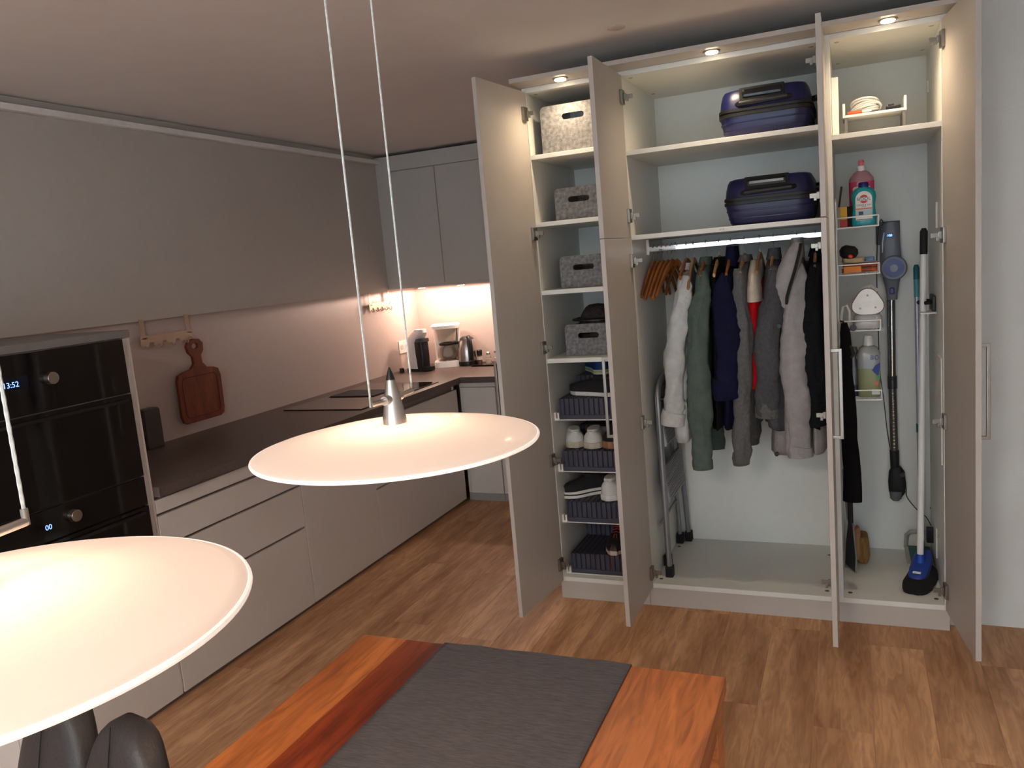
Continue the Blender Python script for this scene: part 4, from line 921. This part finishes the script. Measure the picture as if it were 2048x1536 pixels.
# ------------------------------------------------------------------ hanging black bag, dustpan, brush
bg = thing('black_sleeve', 'long black tapering sleeve hanging in front of the wire rack', 'sleeve', (1.337, .09, .52), world=True)
rs = []
for i in range(20):
    a = i / 19; zz = 1.295 - .775 * a
    wx = (.010 + .010 * min(1, a / .06)) + .018 * a; xc = 1.332 + .018 * a
    rs.append([(xc + p[0] + .003 * math.sin(a * 17 + p[1] * 90), .095 + p[1], zz) for p in superring(0, 0, 0, wx, .02 + .012 * a, 2.6, 24)])
B().rings(rs).obj('fabric', cloth('black_nylon', (20, 20, 21), .2, 60, .2), bg, True, ang=60)
B().rings([superring(1.338, .095, zz, .011, .008, 3, 16) for zz in (.525, .42)]).obj('strap', RUBBER, bg, True)
B().tube([(1.345, .085, 1.20), (1.358, .082, 1.19), (1.364, .082, 1.165), (1.357, .082, 1.15), (1.348, .085, 1.16)], .008, 8).obj('toggle', RUBBER, bg, True)
B().cyl((1.366, .10, 1.272), (1.366, .112, 1.272), .014, .013, 20).tube([(1.366, .108, 1.272), (1.345, .10, 1.262)], .004, 8).obj('black_disc', BLACK, bg, True)  # unidentified round black disc, joined to the sleeve
B().tube([(1.332, .095, 1.285), (1.328, .12, 1.298), (1.318, .14, 1.299)], .004, 8).obj('loop', RUBBER, bg, True)
du = thing('dustpan', 'dark grey dustpan standing on edge against the partition', 'dustpan', (1.325, .30, .112), world=True)
B().plate([(.20, .0), (.40, .0), (.41, .08), (.36, .22), (.33, .24), (.29, .24), (.22, .10)], (), .006, lambda u, v, d_: (1.307 + (u - .20) * .22 + d_ * .8, .40 - (u - .2) * .55 - d_ * .5, .1135 + v)).obj('pan', DGREY, du, bevel=.001)
B().tube([(1.354, .283, .12), (1.357, .278, .195), (1.347, .306, .335), (1.333, .342, .355)], .004, 6).obj('rim', mat('grey_rim', (140, 138, 134), .5), du, True)
B().tube([(1.330, .345, .352), (1.322, .30, .45), (1.316, .26, .55), (1.313, .24, .62)], [.010, .0075, .007, .006], 8).obj('handle', mat('grey_rim', (140, 138, 134), .5), du, True)
br = thing('hand_broom', 'tan bristle hand brush on the floor behind the dustpan', 'brush', (1.385, .46, .112))
BRS = mat('tan_bristle', (150, 112, 66), .9, var=.35, scale=90, stretch=(1, 1, .1), bump=.5)
B().rings([superring(0, 0, zz, .03 * k, .06 * k2, 2.6, 32) for zz, k, k2 in ((.002, .85, .9), (.03, 1.1, 1.05), (.09, 1.0, 1.0), (.13, .8, .85))]).obj('bristles', BRS, br, True)
B().rings([superring(-.022, -.015, zz, .016 * k, .05 * k, 3, 24) for zz, k in ((.02, .8), (.04, 1), (.15, .9), (.17, .5))]).obj('back', mat('tan_wood', (176, 130, 84), .6), br, True)

# ------------------------------------------------------------------ stick vacuum
vc = thing('stick_vacuum', 'grey and blue cordless stick vacuum hanging on the back panel', 'vacuum cleaner', (1.53, .58, .40), world=True)
VG = mat('vacuum_grey', (112, 116, 128), .4, var=.03); VB = mat('vacuum_blue', (36, 44, 120), .35)
box('wall_dock', mat('dock_grey', (92, 94, 100), .5), (1.474, 1.575, .612, .634, 1.60, 1.705), vc, .004)
B().rings([superring(1.532 + .0 * k, .585, zz, .044 * k, .034, 3, 28) for zz, k in ((1.50, 1.05), (1.56, 1.0), (1.64, .92), (1.685, .82), (1.70, .6))]).obj('body', VG, vc, True)
B().tube([(1.505, .546, 1.655), (1.498, .544, 1.61), (1.497, .545, 1.565)], .003, 6).obj('shine_strip', mat('pale_strip', (190, 194, 204), .2), vc, True)
def disc(y0, y1, r, zc_, xc): return B().cyl((xc, y0, zc_), (xc, y1, zc_), r, r, 40)
disc(.614, .535, .0565, 1.492, 1.543).obj('motor_housing', VG, vc, True, bevel=.006)
disc(.536, .529, .042, 1.492, 1.543).obj('blue_ring', VB, vc, True)
disc(.53, .524, .017, 1.492, 1.543).obj('centre_cap', mat('cap_grey', (112, 114, 124), .4, .2), vc, True)
dp = box('display', mat('vac_display', (14, 18, 60), .2), (1.512, 1.545, .5485, .5515, 1.632, 1.648), vc, .001)
text('display_digits', '100', mat('blue_led2', (120, 170, 255), .5, emit=(90, 140, 255), estr=5), dp, .014, facing(1.5285, .5478, 1.640))
B().rings([superring(1.536, .585, zz, .032 * k, .03 * k, 3, 24) for zz, k in ((1.45, 1.2), (1.42, 1.0), (1.37, .75), (1.345, .7))]).obj('neck', VG, vc, True)
box('release_button', VB, (1.525, 1.545, .552, .562, 1.372, 1.402), vc, .004)
B().cyl((1.533, .585, 1.35), (1.531, .585, .955), .0165, n=24).obj('tube', mat('dark_chrome', (150, 146, 140), .15, 1), vc, True)
box('tube_rail', BLACK, (1.514, 1.524, .572, .60, .97, 1.345), vc, .002)
B().cyl((1.531, .585, .985), (1.531, .585, .925), .020, n=24).obj('tube_clamp', DGREY, vc, True)
box('clamp_latch', BLACK, (1.524, 1.538, .558, .568, .93, .968), vc, .002)
B().cyl((1.531, .585, .93), (1.535, .585, .62), .0175, n=24).obj('lower_tube', mat('gunmetal', (104, 100, 94), .3, .7), vc, True)
DOT = mat('silver_dot', (220, 214, 204), .3, .5)
for i in range(16): B().sphere((1.5315 + i * .0002, .5655, .905 - i * .0175), .0035, 1.3, .6, .8, 8, 6).obj('dimple', DOT, vc, True)
B().cyl((1.535, .585, .625), (1.536, .585, .53), .021, .019, 24).obj('joint', RUBBER, vc, True)
B().rings([superring(1.54 + .004 * k, .585, zz, .036 * k, .03 * k, 3, 28) for zz, k in ((.545, .55), (.52, .95), (.47, 1.08), (.42, 1.0), (.39, .55))]).obj('floor_head', RUBBER, vc, True)
B().rings([superring(1.537, .56, zz, .028 * k, .016, 3, 24) for zz, k in ((.43, 1.0), (.395, .9), (.385, .5))]).obj('head_window', mat('smoke_plastic', (92, 94, 98), .2), vc, True)
B().cyl((1.567, .55, .512), (1.567, .565, .512), .011, n=16).obj('wheel', BLACK, vc, True)
cdp = [(1.505, .60, 1.70), (1.495, .575, 1.715), (1.487, .58, 1.69), (1.478, .60, 1.60), (1.474, .63, 1.45), (1.476, .632, 1.20), (1.48, .632, 1.0), (1.495, .632, .86), (1.508, .625, .70), (1.53, .62, .58), (1.575, .60, .50), (1.585, .615, .43), (1.59, .625, .38), (1.63, .615, .325), (1.665, .55, .31), (1.682, .50, .285)]
def smooth(P, k=6):
    P = [Vector(p) for p in P]; out = []
    for i in range(len(P) - 1):
        a, b_, c, d_ = P[max(i - 1, 0)], P[i], P[i + 1], P[min(i + 2, len(P) - 1)]
        for j in range(k):
            t = j / k; out.append(.5 * ((2 * b_) + (c - a) * t + (2 * a - 5 * b_ + 4 * c - d_) * t * t + (3 * b_ - a - 3 * c + d_) * t ** 3))
    return out + [P[-1]]
cg = thing('charging_cable', 'thin black charging cable running from the stick vacuum to a plug', 'cable', (1.68, .5, .25), world=True)
B().tube(smooth(cdp), .0022, 6).obj('cord', BLACK, cg, True)
B().box(1.660, 1.690, .455, .49, .215, .285, .005).obj('adapter', BLACK, cg)

# ------------------------------------------------------------------ broom and mop
bm_ = thing('broom', 'broom with white stick, black grip and blue head standing in the right unit', 'broom', (1.61, .22, .112), world=True)
p0, p1 = Vector((1.617, .235, .19)), Vector((1.652, .33, 1.66)); dv = (p1 - p0)
B().cyl(p0, p0 + dv * .94, .0135, n=24).obj('stick', WPLAST, bm_, True)
B().tube([p0 + dv * .925, p0 + dv * .93, p0 + dv * .99, p0 + dv * 1.0], [.0145, .0155, .0155, .008], 24).obj('grip', RUBBER, bm_, True)
ax = Vector((.07, .27, 0)).normalized(); sd_ = Vector((ax.y, -ax.x, 0))
def bring(zz, hl, hw, n=36, tl=0): return [tuple(Vector((1.617, .225, zz)) + ax * p[1] + sd_ * p[0] + Vector((0, 0, tl * p[1]))) for p in superring(0, 0, 0, hw, hl, 3, n)]
hd = B().rings([bring(.168, .105, .038, 36, .3), bring(.178, .11, .041, 36, .3), bring(.20, .105, .038, 36, .3), bring(.207, .09, .03, 36, .3)]).obj('head', mat('broom_blue', (30, 62, 150), .4), bm_, True)
B().cyl(p0 + Vector((0, 0, -.0)), p0 + dv * .035, .0195, .017, 20).obj('socket', mat('broom_blue2', (36, 72, 170), .35), bm_, True)
b = B(); b.rings([bring(zz, hl, hw, 72) for zz, hl, hw in ((.114, .148, .060), (.13, .15, .062), (.15, .135, .052), (.168, .112, .038))])
for v in b.bm.verts: v.co += (v.co - Vector((1.617, .225, .14))).normalized() * .004 * noise.noise(v.co * 300)
b.obj('bristles', mat('black_bristle', (26, 25, 25), .9, var=.6, scale=200, stretch=(1, 1, .15), bump=.6), bm_, True, ang=30)
lbm = facing(1.600, .09, .19)
B().box(-.016, .016, -.006, .006, 0, .002).obj('sticker', WPLAST, bm_, loc=(1.598, .152, .1865), rot=(.3, 0, -.25))
mo = thing('flat_mop', 'teal flat mop with a silver pole behind the broom', 'mop', (1.63, .5, .112), world=True)
q0, q1 = Vector((1.640, .50, .17)), Vector((1.636, .55, 1.50)); dq = q1 - q0
B().cyl(q0, q0 + dq * .9, .0105, n=20).obj('pole', mat('silver_pole', (186, 190, 204), .35, .4), mo, True)
B().tube([q0 + dq * .89, q0 + dq * .95], [.0115, .0115], 20).obj('grip', mat('teal_light', (90, 164, 170), .45), mo, True)
B().tube([q0 + dq * .95, q0 + dq * .99, q0 + dq], [.0125, .0125, .007], 20).obj('end_cap', mat('teal_dark', (24, 104, 120), .45), mo, True)
B().tube([q0 + dq * .42, q0 + dq * .45], [.0125, .0125], 16).obj('pole_lock', MATS['teal_dark'], mo, True)
B().box(1.59, 1.682, .41, .60, .135, .147, .004).obj('plate', mat('mop_teal', (24, 112, 116), .45), mo)
B().box(1.575, 1.689, .385, .63, .113, .135, .008).obj('pad', mat('mop_pad', (196, 196, 190), .95, bump=.5, bscale=200), mo)
B().tube([(1.58, .62, .13), (1.582, .60, .20), (1.60, .58, .225), (1.66, .58, .225)], .009, 8).obj('frame_bar', mat('frame_grey', (176, 176, 172), .5), mo, True)
B().cyl((1.640, .50, .145), q0 + dq * .03, .016, .0135, 16).obj('joint', MATS['teal_dark'], mo, True)
# broom clip and access panels on the right side panel
bc = thing('broom_clip', 'black broom clip on a small white bracket holding the broom stick', 'clip', (1.67, .33, 1.31), world=True)
box('bracket', WPLAST, (1.628, 1.690, .235, .33, 1.302, 1.308), bc, .001)
box('backplate', BLACK, (1.676, 1.690, .27, .40, 1.309, 1.375), bc, .003)
B().tube([(1.680, .29, 1.345), (1.666, .275, 1.347), (1.650, .285, 1.345)], .008, 8).tube([(1.680, .36, 1.345), (1.664, .378, 1.347), (1.640, .37, 1.345), (1.630, .355, 1.343)], .009, 8).obj('jaw', RUBBER, bc, True)
PLT = mat('access_plate', (222, 222, 216), .4)
box('access_panel', PLT, (1.6855, 1.6912, .035, .30, .70, 1.14), wr, .002)
box('access_panel', PLT, (1.6855, 1.6912, .30, .42, .20, .34), wr, .002)
box('switch_plate', PLT, (1.683, 1.6912, .17, .235, 1.655, 1.76), wr, .002)
box('cable_clip', PLT, (1.684, 1.6912, .52, .55, 2.24, 2.29), wr, .002)
for i in range(3): B().cyl((1.6912, .62 - .2 * i, .333), (1.687, .62 - .2 * i, .333), .005, n=10).obj('shelf_pin', NICKEL, wr, True)
